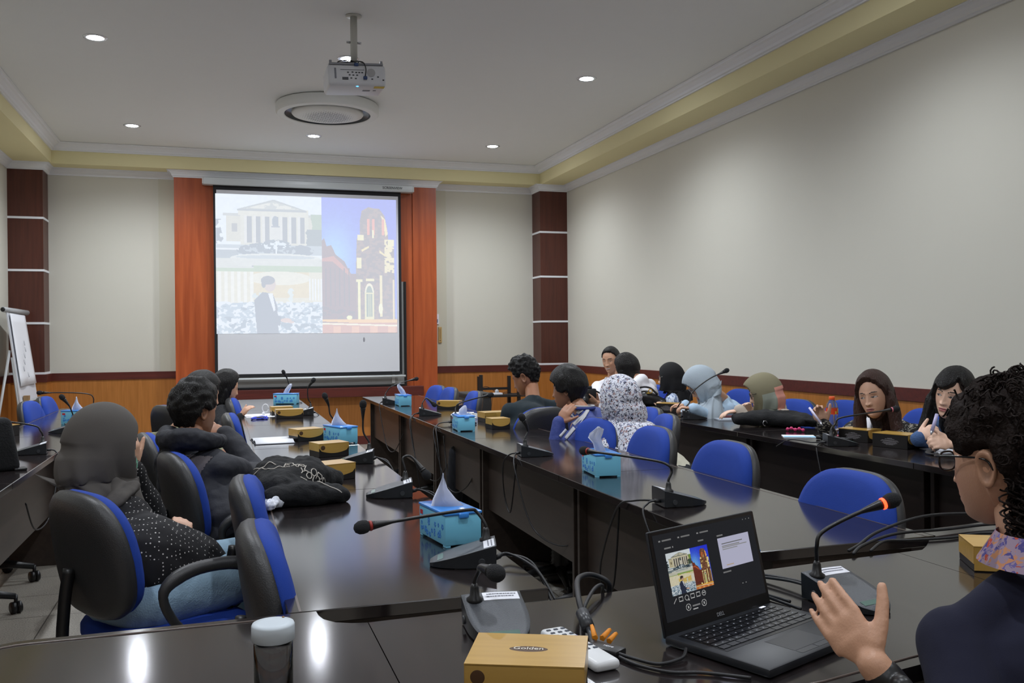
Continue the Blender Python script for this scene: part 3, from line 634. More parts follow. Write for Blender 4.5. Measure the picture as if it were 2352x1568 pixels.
# ---------------------------------------------------------------- microphones
micb = mat('microphone_charcoal', (34, 36, 40), .38); mict = mat('microphone_grey_top', (70, 74, 80), .32, bump=.3, bscale=700)
lab = mat('white_label', (226, 228, 236), .4); pr_ = mat('grey_print', (120, 122, 132), .6); red = mat('red_ring', (150, 44, 36), .4); redlit = mat('red_ring_lit', (255, 60, 30), .4, emit=5)
cab = mat('black_cable', (20, 20, 24), .5); foam = mat('microphone_foam', (30, 31, 34), .95, bump=.6, bscale=600); lcd = mat('microphone_display', (96, 120, 112), .2)
def mic(label, tip, back, neck, cables=(), lit=False, cat_side=1, text=False, ringm=None):
    tip, back = V(tip), V(back); d = tip-back; L = d.length; rz = math.atan2(d.y, d.x)-PI/2; L = .16
    t = thing('desk_microphone', label, 'microphone', (back.x, back.y, .75), rz, 'desk microphones with goosenecks')
    def outline(y): # half width
        u = y/L; return .058*(1 if u < .35 else (1-((u-.35)/.68)**2.6)**.5 if u < 1.03 else 0.02)
    def top(y, x): u = y/L; return (.048*(1-u)**.9+.010)-.22*abs(x)**1.6*(1-u)
    bm = BM(); ny = 18; nx = 10; rows = []
    for i in range(ny+1):
        y = L*i/ny; wd = outline(y); rows.append([V((wd*(2*j/nx-1), y, 0)) for j in range(nx+1)])
    T_ = [[bm.verts.new((p.x, p.y, top(p.y, p.x))) for p in r] for r in rows]; B_ = [[bm.verts.new((p.x*.97, p.y, .003+.0*p.y)) for p in r] for r in rows]
    for a, b in zip(T_, T_[1:]):
        for j in range(nx): f = bm.faces.new((a[j], a[j+1], b[j+1], b[j])); f.smooth = True; f.material_index = 1
    for a, b in zip(B_, B_[1:]):
        for j in range(nx): bm.faces.new((a[j], b[j], b[j+1], a[j+1]))
    for i in range(ny): bm.faces.new((T_[i][0], T_[i+1][0], B_[i+1][0], B_[i][0])); bm.faces.new((T_[i][nx], B_[i][nx], B_[i+1][nx], T_[i+1][nx]))
    for j in range(nx): bm.faces.new((T_[0][j], B_[0][j], B_[0][j+1], T_[0][j+1])); bm.faces.new((T_[ny][j], T_[ny][j+1], B_[ny][j+1], B_[ny][j]))
    bmesh.ops.recalc_face_normals(bm, faces=bm.faces[:]); b = obj('base', bm, [micb, mict], t)
    bm = BM(); boxm(bm, (-.05, .012, 0), (.05, .10, .004)); obj('base_foot', bm, blk, t)
    def plate(x0, x1, y0, y1, h, m, name, nx_=6):
        bm = BM(); g = [[bm.verts.new((x0+(x1-x0)*i/nx_, y, top(y, x0+(x1-x0)*i/nx_)+h)) for i in range(nx_+1)] for y in np.linspace(y0, y1, 5)]
        for a, c in zip(g, g[1:]):
            for i in range(nx_): bm.faces.new((a[i], a[i+1], c[i+1], c[i]))
        g2 = bmesh.ops.extrude_face_region(bm, geom=bm.faces[:]); 
        for v in [e for e in g2['geom'] if isinstance(e, bmesh.types.BMVert)]: v.co.z -= .0015
        bmesh.ops.recalc_face_normals(bm, faces=bm.faces[:]); return obj(name, bm, m, b)
    lp = plate(-.052, .018, .004, .030, .0012, lab, 'name_label')
    if text:
        bm = BM()
        for r_, (a0, a1) in ((.011, (-.047, .010)), (.019, (-.042, .013))):
            x = a0; k = 0
            while x < a1:
                wv = (.0035, .006, .0045, .0025)[k % 4]; boxm(bm, (x, r_-.0017, top(r_, x)+.0012), (min(x+wv, a1), r_+.0012, top(r_, x)+.0020)); x += wv+.0012; k += 1
        obj('label_print', bm, pr_, b)
    plate(-.028, .028, L*.80, L*.885, .0008, lcd, 'button_strip')
    bm = BM(); ball(bm, (.0, .10, .002), (.002, .002, .002)); 
    for s in (-1, 1): tube(bm, [(s*.054, .035, .018), (s*.061, .035, .018)], .008, 12)
    obj('side_knob', bm, mat('dark_grey_plastic', (52, 54, 58), .35), b)
    bm = BM(); lathe(bm, [(.016, .044), (.016, .054), (.010, .058), (.008, .075), (.005, .082)], 16, T(.035, .022)); obj('neck_socket', bm, blk, t, True)
    Mi = (T(back.x, back.y, .75, rz)).inverted()
    P = [V((.035, .022, .05)), V((.035, .022, .085))]+[Mi @ V(p) for p in neck]
    Q = smooth_pts(P, 8); hd = (Q[-1]-Q[-3]).normalized(); n = len(Q)
    bm = BM(); rr = [.0042]*n
    for i in range(n):
        dd = (Q[i]-Q[-1]).length
        if dd < .05: rr[i] = .0042+.0068*(1-dd/.05)
    tube(bm, Q, rr, 10); nk = obj('gooseneck', bm, blk, t, True)
    q = Q[-1]; x_, y_, z_ = frame_from(hd); Mr = Matrix((x_, y_, z_)).transposed().to_4x4()
    bm = BM(); lathe(bm, [(.0115, .0), (.0125, .002), (.0125, .005), (.0115, .007)], 18, Matrix.Translation(q) @ Mr); obj('indicator_ring', bm, ringm or (redlit if lit else (red if ('crosses' in label or 'near right' in label) else blk)), nk, True)
    bm = BM(); lathe(bm, [(.010, .006), (.0145, .012), (.0165, .022), (.0155, .032), (.010, .041), (.003, .044)], 18, Matrix.Translation(q) @ Mr); obj('windscreen', bm, foam, nk, True)
    for c in cables:
        bm = BM(); cq = smooth_pts([V((-.02 if len(c) % 2 else .02, 0, .018))]+[Mi @ V(p) for p in c], 8); tube(bm, cq, .0034, 8)
        tube(bm, [cq[0], cq[0]+(cq[2]-cq[0]).normalized()*.02], .006, 8); obj('cable', bm, cab, t, True)
    return t
# left inner row (users on the left: tips point left)
mic('desk microphone whose long neck crosses in front of the nearest tissue box', (.478, 2.174), (.632, 2.135), [(.600, 2.19, .868), (.575, 2.187, .875), (.45, 2.175, .868), (.335, 2.165, .858)], [[(.66, 2.12, .775), (.70, 2.03, .755), (.72, 1.95, .70)], [(.67, 2.15, .765), (.71, 2.08, .755), (.73, 2.0, .68)]], text=True)
mic('desk microphone with short neck folded back, beside the black tote bag', (.475, 3.19), (.632, 3.165), [(.61, 3.215, .875), (.64, 3.215, .88), (.675, 3.19, .835)], [[(.66, 3.15, .77), (.71, 3.10, .74), (.73, 3.05, .66)], [(.67, 3.17, .765), (.715, 3.13, .74), (.73, 3.1, .6)]], text=True)
mic('desk microphone with upright neck to the right of the stacked snack boxes', (.485, 4.12), (.643, 4.085), [(.605, 4.13, .88), (.603, 4.13, .94), (.603, 4.125, .985)], [[(.66, 4.08, .77), (.705, 4.0, .74), (.73, 3.93, .64)], [(.67, 4.1, .765), (.71, 4.05, .74), (.725, 4.0, .6)]], text=True)
mic('desk microphone partly behind the tissue box in the middle of the left inner row', (.47, 5.36), (.628, 5.33), [(.592, 5.36, .87), (.585, 5.36, .92), (.572, 5.355, .955)], [[(.66, 5.3, .76), (.71, 5.2, .70)]])
mic('desk microphone behind the pair of snack boxes on the left inner row', (.48, 6.85), (.635, 6.83), [(.60, 6.86, .87), (.598, 6.86, .94), (.625, 6.86, .985)], [[(.66, 6.8, .76), (.71, 6.7, .70)]])
mic('farthest desk microphone on the left inner row, in front of the far tissue box', (.43, 8.30), (.585, 8.26), [(.56, 8.29, .90), (.545, 8.29, .96), (.525, 8.29, 1.0)], [[(.61, 8.2, .76), (.66, 8.15, .755)]])
# right inner row (users on the right: tips point right)
mic('farthest desk microphone on the right inner row, beside the far tissue box', (1.45, 7.70), (1.295, 7.72), [(1.33, 7.69, .86), (1.36, 7.69, .895), (1.45, 7.69, .93), (1.56, 7.69, .955)], [[(1.27, 7.70, .757), (1.262, 7.66, .70), (1.29, 7.5, .42), (1.32, 7.3, .40), (1.36, 7.15, .55)]])
mic('desk microphone with short bent neck near the far end of the right inner row', (1.50, 6.42), (1.345, 6.45), [(1.375, 6.42, .86), (1.395, 6.42, .875), (1.43, 6.41, .845)], [[(1.30, 6.43, .757), (1.262, 6.38, .70), (1.28, 6.2, .44), (1.34, 5.9, .36), (1.40, 5.7, .55)], [(1.29, 6.40, .757), (1.262, 6.33, .68), (1.30, 6.25, .30), (1.34, 6.2, .02)]])
mic('desk microphone behind the middle tissue box of the right inner row, neck reaching right', (1.55, 5.66), (1.395, 5.68), [(1.42, 5.66, .86), (1.44, 5.66, .885), (1.53, 5.66, .91), (1.63, 5.66, .93)], [[(1.30, 5.66, .757), (1.262, 5.60, .68), (1.30, 5.4, .40), (1.36, 5.2, .42), (1.42, 5.05, .62)], [(1.29, 5.63, .757), (1.262, 5.5, .66), (1.27, 5.36, .30), (1.28, 5.30, .20), (1.29, 5.38, .45), (1.3, 5.5, .7)]])
mic('desk microphone with zigzag upright neck in front of the boy in the blue jacket', (1.47, 4.02), (1.315, 4.04), [(1.35, 4.02, .86), (1.348, 4.02, .885), (1.335, 4.02, .912)], [[(1.28, 4.0, .757), (1.262, 3.93, .69), (1.30, 3.80, .46), (1.38, 3.60, .42), (1.43, 3.5, .55), (1.43, 3.45, .70)], [(1.27, 4.05, .757), (1.26, 4.12, .70), (1.29, 4.2, .55), (1.30, 4.14, .47), (1.31, 4.1, .62), (1.32, 4.1, .71)]])
mic('desk microphone on the near right inner row, long neck reaching left over the table', (1.507, 2.675), (1.352, 2.69), [(1.384, 2.655, .865), (1.372, 2.66, .885), (1.345, 2.70, .895), (1.28, 2.83, .90), (1.225, 2.97, .90)], [[(1.30, 2.66, .765), (1.262, 2.60, .72), (1.29, 2.40, .50), (1.33, 2.30, .40)], [(1.28, 2.72, .765), (1.262, 2.82, .72), (1.28, 3.0, .50), (1.30, 3.03, .40), (1.32, 2.98, .42), (1.34, 2.97, .70)]])
# the cross row
mic('desk microphone behind the nearest snack box, round head facing the camera', (.478, 1.545), (.492, 1.70), [(.462, 1.675, .855), (.462, 1.66, .867), (.470, 1.630, .868)], [[(.52, 1.74, .757), (.55, 1.80, .70)]], text=True)
mic('desk microphone in front of the speaker, ring glowing red', (1.232, 1.475), (1.205, 1.64), [(1.165, 1.60, .865), (1.178, 1.60, .893), (1.245, 1.59, .925), (1.31, 1.58, .946)], [[(1.17, 1.72, .765), (1.12, 1.80, .757), (1.08, 1.70, .757), (1.10, 1.60, .757)], [(1.19, 1.71, .765), (1.14, 1.82, .757), (1.07, 1.75, .757), (1.09, 1.55, .757)]], lit=True, text=True)
# right outer row
mic('desk microphone with long neck rising in front of the woman in the pale blue headscarf', (3.075, 5.38), (2.925, 5.45), [(2.96, 5.42, .86), (2.985, 5.42, .93), (3.10, 5.42, 1.01), (3.22, 5.42, 1.06)], [[(2.85, 5.43, .757), (2.812, 5.42, .70), (2.81, 5.2, .4), (2.81, 4.9, .1)]])
mic('desk microphone beside the juice bottle, pink ring, neck over the dark snack boxes', (3.03, 3.80), (2.872, 3.87), [(2.915, 3.85, .855), (2.94, 3.845, .885), (3.05, 3.81, .905), (3.19, 3.77, .925)], [[(2.84, 3.88, .757), (2.812, 3.85, .70), (2.808, 3.75, .45), (2.81, 3.6, .15)], [(2.85, 3.95, .757), (2.83, 4.1, .757), (2.81, 4.2, .71)]], ringm=mat('pink_ring', (190, 110, 124), .5))
# left outer row
mic('desk microphone on the left outer row nearest the picture edge, neck leaving the frame', (-.988, 5.005), (-.835, 5.02), [(-.87, 5.05, .86), (-.895, 5.055, .885), (-1.02, 5.07, .91), (-1.13, 5.08, .93)], [[(-.80, 5.03, .757), (-.778, 4.98, .70), (-.79, 4.8, .48), (-.80, 4.5, .47), (-.80, 4.3, .62)]])
mic('desk microphone on the left outer row behind the grey headscarf', (-1.0, 6.11), (-.85, 6.13), [(-.885, 6.16, .87), (-.90, 6.16, .91), (-.925, 6.16, .945)], [])
mic('farthest desk microphone on the left outer row, thin neck reaching left past the tissue', (-1.07, 7.60), (-.92, 7.63), [(-.95, 7.66, .87), (-.98, 7.66, .90), (-1.10, 7.66, .915), (-1.30, 7.66, .92)], [])

# ---------------------------------------------------------------- tissue boxes
tb = mat('tissue_box_pale_blue', (118, 194, 224), .35); tl_ = mat('tissue_box_lid_blue', (70, 150, 238), .15, trans=.15); flo = mat('floral_print_blue', (50, 128, 208), .5); paper = mat('tissue_paper', (228, 232, 246), .9); rs = mat('red_sticker', (190, 40, 52), .5)
def tissue_box(label, x, y, rz, prof, prof_rot=0, h=.090):
    t = thing('tissue_box', label, 'tissue box', (x, y, .75), rz, 'light blue tissue boxes'); bm = BM()
    boxm(bm, (-.052, -.10, .005), (.052, .10, h-.006), bev=.004, seg=2)
    for sx in (-1, 1):
        for sy in (-1, 1): boxm(bm, (sx*.052-sx*.016, sy*.10-sy*.022, 0), (sx*.0505, sy*.0985, .012), bev=.001, seg=1)
    b = obj('box', bm, tb, t, True, 40)
    bm = BM(); boxm(bm, (-.054, -.102, h-.006), (.054, .102, h+.002), bev=.003, seg=2); boxm(bm, (-.014, -.106, h-.014), (.014, -.101, h-.001), bev=.002); obj('lid', bm, tl_, t, True, 40)
    rnd = random.Random(5)
    for sx in (-1, 1):
        bm = BM()
        for k in range(20):
            cy, cz = rnd.uniform(-.08, .085), rnd.uniform(.016, .058); n = rnd.choice((5, 6)); r = rnd.uniform(.0045, .008)
            for q in range(n):
                a = 2*PI*q/n+k; ball(bm, (sx*.0522, cy+math.cos(a)*r*.75, cz+math.sin(a)*r*.75), (.0004, r*.5, r*.5), seg=6)
        obj('floral_print', bm, flo, b)
    bm = BM(); boxm(bm, (-.0527, .070, .062), (-.0518, .090, .074)); st = obj('brand_sticker', bm, rs, b)
    # tissue: a folded sheet pulled through the slot
    bm = BM(); rows = []
    for z, xl, xr, dp in prof:
        r = []
        for k in range(17):
            u = k/16; ph = abs(2*u-1); xx = xl+(xr-xl)*(1-ph); yy = dp*math.sin(2*PI*u)+.004*math.sin(9*u*PI+z*60)*(z/.08)
            r.append(bm.verts.new((xx, yy, z)))
        rows.append(r)
    for a, c in zip(rows, rows[1:]):
        for k in range(16): bm.faces.new((a[k], a[k+1], c[k+1], c[k])).smooth = True
    Mr = Matrix.Translation((0, 0, h)) @ Matrix.Rotation(prof_rot-rz, 4, 'Z')
    for v in bm.verts: v.co = Mr @ (v.co*1.12)
    bmesh.ops.solidify(bm, geom=bm.faces[:], thickness=.0008); tt = obj('tissue', bm, paper, t)
    return t
sail = [(-.01, -.03, .035, .004), (.002, -.045, .035, .012), (.02, -.040, .015, .014), (.045, -.028, -.004, .012), (.07, -.018, -.012, .006), (.082, -.016, -.014, .001)]
tall = [(-.01, -.022, .016, .004), (.005, -.022, .018, .010), (.03, -.028, .006, .012), (.05, -.045, .002, .010), (.065, -.04, .008, .008), (.08, -.02, .012, .005), (.09, -.010, -.004, .001)]
puff = [(-.01, -.02, .02, .006), (.01, -.026, .018, .016), (.03, -.022, .020, .018), (.045, -.006, .018, .010), (.052, .004, .014, .002)]
lean = [(-.01, -.01, .02, .006), (.01, -.02, .022, .010), (.035, -.035, .008, .012), (.06, -.045, -.012, .010), (.075, -.042, -.025, .004)]
fR = D2R(-18)
tissue_box('light blue tissue box nearest the camera on the left inner row, pointed tissue', .590, 2.435, D2R(8), sail, fR)
tissue_box('light blue tissue box with red sticker on the right inner row', 1.452, 3.395, D2R(-6), tall, fR)
tissue_box('light blue tissue box beside the round-fronted snack box on the right inner row', 1.382, 5.325, D2R(-4), puff, fR)
tissue_box('light blue tissue box at the far end of the right inner row', 1.43, 7.50, D2R(0), lean+[(.085, -.02, -.01, .001)], fR+.4)
tissue_box('light blue tissue box in the middle of the left inner row', .60, 4.945, D2R(20), sail, fR)
tissue_box('light blue tissue box at the far end of the left inner row', .525, 8.12, D2R(70), lean, fR+3.1)
tissue_box('light blue tissue box on the left outer row above the grey headscarf', -.93, 6.78, D2R(75), sail, fR)
tissue_box('light blue tissue box hidden behind the laptop', .985, 1.715, D2R(-68), puff, fR)

# ---------------------------------------------------------------- snack boxes
gold = wood_mat('gold_cardboard', (176, 138, 66), (190, 152, 78), .28, axis=0, scale=9); bbx = mat('snack_box_black', (20, 16, 16), .45); gpr = mat('pale_print', (150, 146, 150), .6); brn = mat('brown_logo', (74, 48, 24), .5); wht = mat('silver_script', (222, 216, 206), .3)
def snack_box(label, x, y, rz, flaps='front', L=.155, W=.11, H=.064, group='gold and black snack boxes', logo=False, text_side=False, knot=False):
    t = thing('snack_box', label, 'box', (x, y, .75), rz, group); hx, hy = L/2, W/2
    bm = BM(); boxm(bm, (-hx, -hy, 0), (hx, hy, H), bev=.0015, seg=1); b = obj('box_body', bm, bbx, t)
    bm = BM(); e = .0012; boxm(bm, (-hx-e, -hy-e, H-.002), (hx+e, hy+e, H+e))
    def flap(ax, depth, hw, hd, curved=True):
        n = 12; P = []
        for k in range(n+1):
            u = -1+2*k/n; P.append((u*hw, H-depth-(0 if not curved else (1-u*u)*.016-.0)+(.010 if curved and abs(u) > .99 else 0)))
        top_ = [bm.verts.new(ax(p[0], H, hd)) for p in P]; bot = [bm.verts.new(ax(p[0], p[1], hd)) for p in P]
        top2 = [bm.verts.new(ax(p[0], H, hd+e)) for p in P]; bot2 = [bm.verts.new(ax(p[0], p[1], hd+e)) for p in P]
        for i in range(n):
            bm.faces.new((top2[i], top2[i+1], bot2[i+1], bot2[i])); bm.faces.new((bot[i], bot[i+1], top_[i+1], top_[i])); bm.faces.new((bot2[i], bot2[i+1], bot[i+1], bot[i]))
        for i in (0, n): bm.faces.new((top2[i], bot2[i], bot[i], top_[i]))
    F = lambda u, z, d: (u, -d, z); Bk = lambda u, z, d: (u, d, z); Lf = lambda u, z, d: (-d, u, z); Rt = lambda u, z, d: (d, u, z)
    if flaps == 'front': flap(F, .030, hx, hy); flap(Bk, .030, hx, hy); flap(Lf, .036, hy, hx, False); flap(Rt, .036, hy, hx, False)
    elif flaps == 'full': flap(F, H-.003, hx, hy, False); flap(Bk, .03, hx, hy); flap(Lf, .04, hy, hx, False); flap(Rt, .04, hy, hx, False)
    else: flap(Lf, .034, hy*.92, hx); flap(Rt, .034, hy*.92, hx)
    bmesh.ops.recalc_face_normals(bm, faces=bm.faces[:]); ld = obj('gold_lid', bm, gold, t)
    if logo:
        bm = BM(); ball(bm, (0, 0, H+e), (.030, .0125, .0006), seg=28); obj('logo_badge', bm, brn, ld)
        text_obj('logo_lettering', 'Golden', .016, Matrix.Translation((0, 0, H+e+.0008)), wht, ld)
    if knot:
        for i, r in enumerate((.011, .007)):
            pass
        bm = BM(); ball(bm, (-hx+.019, -hy-e, H-.019), (.011, .0006, .011), seg=20); obj('round_emblem', bm, brn, ld)
    if text_side:
        bm = BM(); rnd = random.Random(3)
        for k, (z, wd) in enumerate(((.047, .025), (.043, .05), (.037, .085), (.033, .095), (.028, .07), (.024, .08), (.020, .06), (.016, .04))):
            xx = -wd/2
            while xx < wd/2:
                ww = rnd.uniform(.003, .008); boxm(bm, (xx, -hy-.0006, z-.0008), (min(xx+ww, wd/2), -hy, z+.0008)); xx += ww+.0015
        obj('side_print', bm, gpr, b)
    if knot == 'far': pass
    return t
snack_box('gold snack box with script logo at the bottom of the picture, nearest the camera', .447, 1.335, D2R(-24.5), 'full', L=.176, W=.14, H=.068, logo=True, knot=True)
snack_box('gold snack box just behind the black tote bag', .405, 3.66, D2R(20), 'front', L=.155, W=.12, knot=False)
snack_box('gold snack box second behind the tote bag, beside the upright microphone', .480, 4.40, D2R(17), 'front', L=.15, W=.12, knot=True)
snack_box('gold snack box beside the tissue box in the middle of the left inner row', .435, 5.13, D2R(20), 'front', L=.15, W=.12, knot=True)
snack_box('gold snack box with scalloped flap, front of the far pair on the left row', .445, 6.62, D2R(2), 'front', L=.185, W=.11, knot=True)
snack_box('gold snack box behind the scalloped one on the left inner row', .41, 6.90, D2R(5), 'front', L=.15, W=.11)
snack_box('gold snack box beside the blue chairs at the far end of the right inner row', 1.70, 6.98, D2R(-30), 'front', L=.18, W=.10, knot=True)
snack_box('gold snack box behind the round-fronted one on the right inner row', 1.71, 5.80, D2R(5), 'front', L=.17, W=.14)
snack_box('round-fronted gold snack box beside the middle tissue box of the right inner row', 1.60, 5.33, D2R(3), 'front', L=.115, W=.12)
snack_box('dark-sided snack box beside the black handbag on the wall row', 3.13, 6.02, D2R(-55), 'ends', L=.17, W=.12, text_side=True)
snack_box('gold-fronted snack box in front of the woman in the pale blue headscarf', 3.235, 5.86, D2R(0), 'front', L=.145, W=.11)
snack_box('dark-sided snack box beside the juice bottle, left of a pair', 3.155, 3.965, D2R(-72), 'ends', L=.17, W=.12, text_side=True)
snack_box('dark-sided snack box with printed text, right of a pair and nearest the wall-row end', 3.145, 3.68, D2R(-72), 'ends', L=.185, W=.125, H=.068, text_side=True)
snack_box('gold snack box at the left edge of the picture on the left outer row', -1.24, 6.02, D2R(70), 'ends', L=.17, W=.11)
snack_box('gold snack box half hidden behind the speaker with a round emblem', 1.755, 1.700, D2R(-30), 'full', L=.16, W=.13, H=.058, knot=True)

# ================================================================ people
def g(v, s): return math.exp(-(v/s)**2)
def cap(bm, p0, p1, r0, r1, side=None, flat=1., n=16, mi=0):
    p0, p1 = V(p0), V(p1); d = p1-p0
    if d.length < 1e-6: d = V((0, 0, 1e-4))
    dz = d.normalized()
    if side is None: x, y, _ = frame_from(dz)
    else:
        x = V(side)-dz*V(side).dot(dz)
        x.normalize(); y = dz.cross(x)
    rings = []; k = 5
    for i in range(k): a = PI/2*(i+.35)/k; rings.append((p0-dz*r0*min(flat, 1)*math.cos(a), r0*math.sin(a)))
    rings.append((p0, r0)); rings.append((p1, r1))
    for i in range(k)[::-1]: a = PI/2*(i+.35)/k; rings.append((p1+dz*r1*min(flat, 1)*math.cos(a), r1*math.sin(a)))
    R = [[bm.verts.new(c+x*r*math.cos(2*PI*j/n)+y*r*flat*math.sin(2*PI*j/n)) for j in range(n)] for c, r in rings]
    for a, b in zip(R, R[1:]):
        for j in range(n): bm.faces.new((a[j], a[(j+1) % n], b[(j+1) % n], b[j])).material_index = mi
    bm.faces.new(R[0][::-1]).material_index = mi; bm.faces.new(R[-1]).material_index = mi
def chain(bm, P, R, side=None, flat=1., n=16):
    for i in range(len(P)-1): cap(bm, P[i], P[i+1], R[i], R[i+1], side, flat, n)
def yawv(h): a = D2R(h); return V((math.sin(a), math.cos(a), 0))
def frame(h, pitch=0, roll=0):
    """columns: right, forward, up"""
    f = yawv(h); r = V((f.y, -f.x, 0)); u = V((0, 0, 1)); p = D2R(pitch)
    f2 = f*math.cos(p)+u*math.sin(p); u2 = -f*math.sin(p)+u*math.cos(p); q = D2R(roll)
    r3 = r*math.cos(q)+u2*math.sin(q); u3 = -r*math.sin(q)+u2*math.cos(q)
    return Matrix((r3, f2, u3)).transposed()
def head_pt(az, el, o=None):
    o = o or {}
    dx, dy, dz = math.sin(az)*math.cos(el), math.cos(az)*math.cos(el), math.sin(el)
    x, y, z = .0745*dx, .093*dy, .112*dz
    if z < 0:
        t = min(1, -z/.112); x *= 1-.26*t**1.8
        if y < 0: y *= 1-.5*t
        y += .040*t*t
        if y > 0: x *= 1-.08*t
    elif y < 0: y *= 1.05
    if dy > 0:
        f = min(1, dy*2.2); ax = abs(x); b = o.get('nose', 1.)
        y -= f*.007*g(ax, .06)*g(z+.01, .06)
        y -= f*.008*g(ax-.031, .013)*g(z-.004, .011)
        y += f*.0045*g(ax-.031, .010)*g(z, .007)
        y += f*.003*g(z-.021, .008)*g(ax-.028, .02)
        t = min(1, max(0, (.014-z)/.050)); tail = 1 if z > -.037 else g(z+.037, .006)
        y += f*b*(.003+.016*t)*math.exp(-(x/(.0065+.005*t))**2)*tail*(1 if z < .014 else g(z-.014, .012))
        y += f*.006*b*g(ax-.0115, .006)*g(z+.033, .007)
        sm = o.get('smile', 0); zl = z+.0625-sm*6*ax*ax
        y += f*.005*g(zl-.0045, .0045)*g(x, .019)+f*.0055*g(zl+.0055, .0055)*g(x, .016)-f*.003*g(zl, .0016)*g(x, .021)
        y -= f*.003*g(z+.079, .006)*g(x, .02); y += f*.006*g(z+.096, .013)*g(x, .02)
        y += f*(.003+.004*sm)*g(ax-.040, .016)*g(z+.028, .018)
    return V((x, y, z))
def shade(c, k): return tuple(min(1, v*k) for v in c[:3])+(1,)
def head_col(p, az, o, skin):
    x, y, z = p; ax = abs(x); c = skin
    if y > .03:
        sx = 1
        if o.get('side_eye'): pass
        k = .93+.07*g(z-.0, .05); c = shade(skin, 1)
        # cheeks and nose slightly redder
        w_ = .25*g(ax-.038, .018)*g(z+.026, .018); c = (min(1, c[0]*(1+.12*w_)), c[1]*(1-.10*w_), c[2]*(1-.12*w_), 1)
        sm = o.get('smile', 0); zl = z+.0625-sm*6*ax*ax
        lw = (.021+.004*sm)
        if ax < lw:
            q = (1-(ax/lw)**2)**.5
            if -.0105*q < zl < .0085*q*(.75+.25*min(1, ax/.006)): c = o.get('lip', (.42, .12, .11, 1))
            if abs(zl) < .0012*q+.0004 and not sm: c = (.12, .03, .03, 1)
            if sm and -.004*q < zl < .003*q: c = (.75, .72, .66, 1)
        bt = .0225-.18*(ax-.030)**2*20+(.003 if ax > .02 else 0)
        if .013 < ax < .047 and abs(z-bt) < .0034*(1-.5*abs(ax-.028)/.02): c = o.get('brow', (.018, .012, .01, 1))
        ea = ((ax-.031)/.0135)**2+((z-.0005)/(.0044*o.get('open', 1.)))**2
        if ea < 1:
            c = (.36, .31, .29, 1); gx = o.get('gaze', 0)*.005*(1 if x > 0 else 1)
            if (((x-gx)-math.copysign(.031, x))**2+(z-.0008)**2)**.5 < .0058: c = (.012, .007, .006, 1)
        elif ea < 1.55 and z > -.001: c = (.03, .018, .016, 1)
        elif ea < 1.3: c = shade(skin, .55)
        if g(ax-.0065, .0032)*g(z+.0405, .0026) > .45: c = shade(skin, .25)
    return c
def grid_surface(fn, na, ne, warp=.45, el0=-PI/2+.02, el1=PI/2-.02):
    A = []
    for i in range(na):
        u = -PI+2*PI*i/na; A.append(u-warp*math.sin(u))
    E_ = [el0+(el1-el0)*j/(ne-1) for j in range(ne)]
    return A, E_
def add_head(me_body, Hc, F, o, skin, na=120, ne=90):
    """appends the modelled head to the body's mesh; every vertex gets a tone"""
    A, E_ = grid_surface(None, na, ne); bm = bmesh.new(); bm.from_mesh(me_body)
    lay = bm.loops.layers.float_color.new('tone')
    for f in bm.faces:
        f.smooth = True
        for l in f.loops: l[lay] = skin
    sc = o.get('scale', 1.); rows = []; cols = {}
    for el in E_:
        r = []
        for az in A:
            p = head_pt(az, el, o); v = bm.verts.new(V(Hc)+F @ (p*sc)); cols[v] = head_col(p, az, o, skin); r.append(v)
        rows.append(r)
    new = []
    for a, b in zip(rows, rows[1:]):
        for i in range(na): new.append(bm.faces.new((a[i], a[(i+1) % na], b[(i+1) % na], b[i])))
    new.append(bm.faces.new(rows[0][::-1])); new.append(bm.faces.new(rows[-1]))
    # ears
    for s in (-1, 1):
        n0 = len(bm.verts); n = 20; R = []
        for k, (rr, off) in enumerate(((1.0, 0), (1.12, .008), (1.0, .0135), (.78, .011), (.5, .006), (.2, .005))):
            rg = []
            for j in range(n):
                a = 2*PI*j/n; yy = math.cos(a)*.0165*rr*(1-.25*math.sin(a)*-1*.6); zz = math.sin(a)*.030*rr
                p = V((s*(.068+off*(1+.5*max(0, math.sin(a)))), yy-.010-.10*(off), zz-.006+.0*off)); v = bm.verts.new(V(Hc)+F @ (p*sc)); cols[v] = shade(skin, .92 if k < 4 else .6); rg.append(v)
            R.append(rg)
        for a, b in zip(R, R[1:]):
            for j in range(n): new.append(bm.faces.new((a[j], a[(j+1) % n], b[(j+1) % n], b[j])))
        new.append(bm.faces.new(R[-1]))
    for f in new:
        f.smooth = True
        for l in f.loops: l[lay] = cols[l.vert]
    bmesh.ops.recalc_face_normals(bm, faces=new)
    bm.to_mesh(me_body); bm.free()
def fold_noise(me, amp, sc, stretch=(1, 1, 1), seed=0, fine=0):
    vs = me.vertices; me.update()
    nr = [v.normal.copy() for v in vs]
    for v, n in zip(vs, nr):
        q = V((v.co.x*stretch[0], v.co.y*stretch[1], v.co.z*stretch[2]))*sc+V((seed*3.1, seed*1.7, seed))
        d = noise.noise(q)+.5*noise.noise(q*2.1)
        if fine: d += fine*noise.noise(q*5)
        v.co += n*d*amp
    me.update()
def mesh_obj(name, me, m, parent, smooth=True):
    me.materials.clear(); me.materials.append(m)
    if smooth: me.polygons.foreach_set('use_smooth', [True]*len(me.polygons))
    me.name = name
    return link(name, me, parent)
def ik(Sh, W, l1, l2, pole):
    d = W-Sh; L = min(d.length, (l1+l2)*.999); dn = d.normalized(); a = (l1*l1-l2*l2+L*L)/(2*L); h = math.sqrt(max(0, l1*l1-a*a))
    pl = V(pole); pl = pl-dn*pl.dot(dn)
    if pl.length < 1e-4: pl = V((0, 0, -1))-dn*dn.z*-1
    pl.normalize(); return Sh+dn*a+pl*h, Sh+dn*L
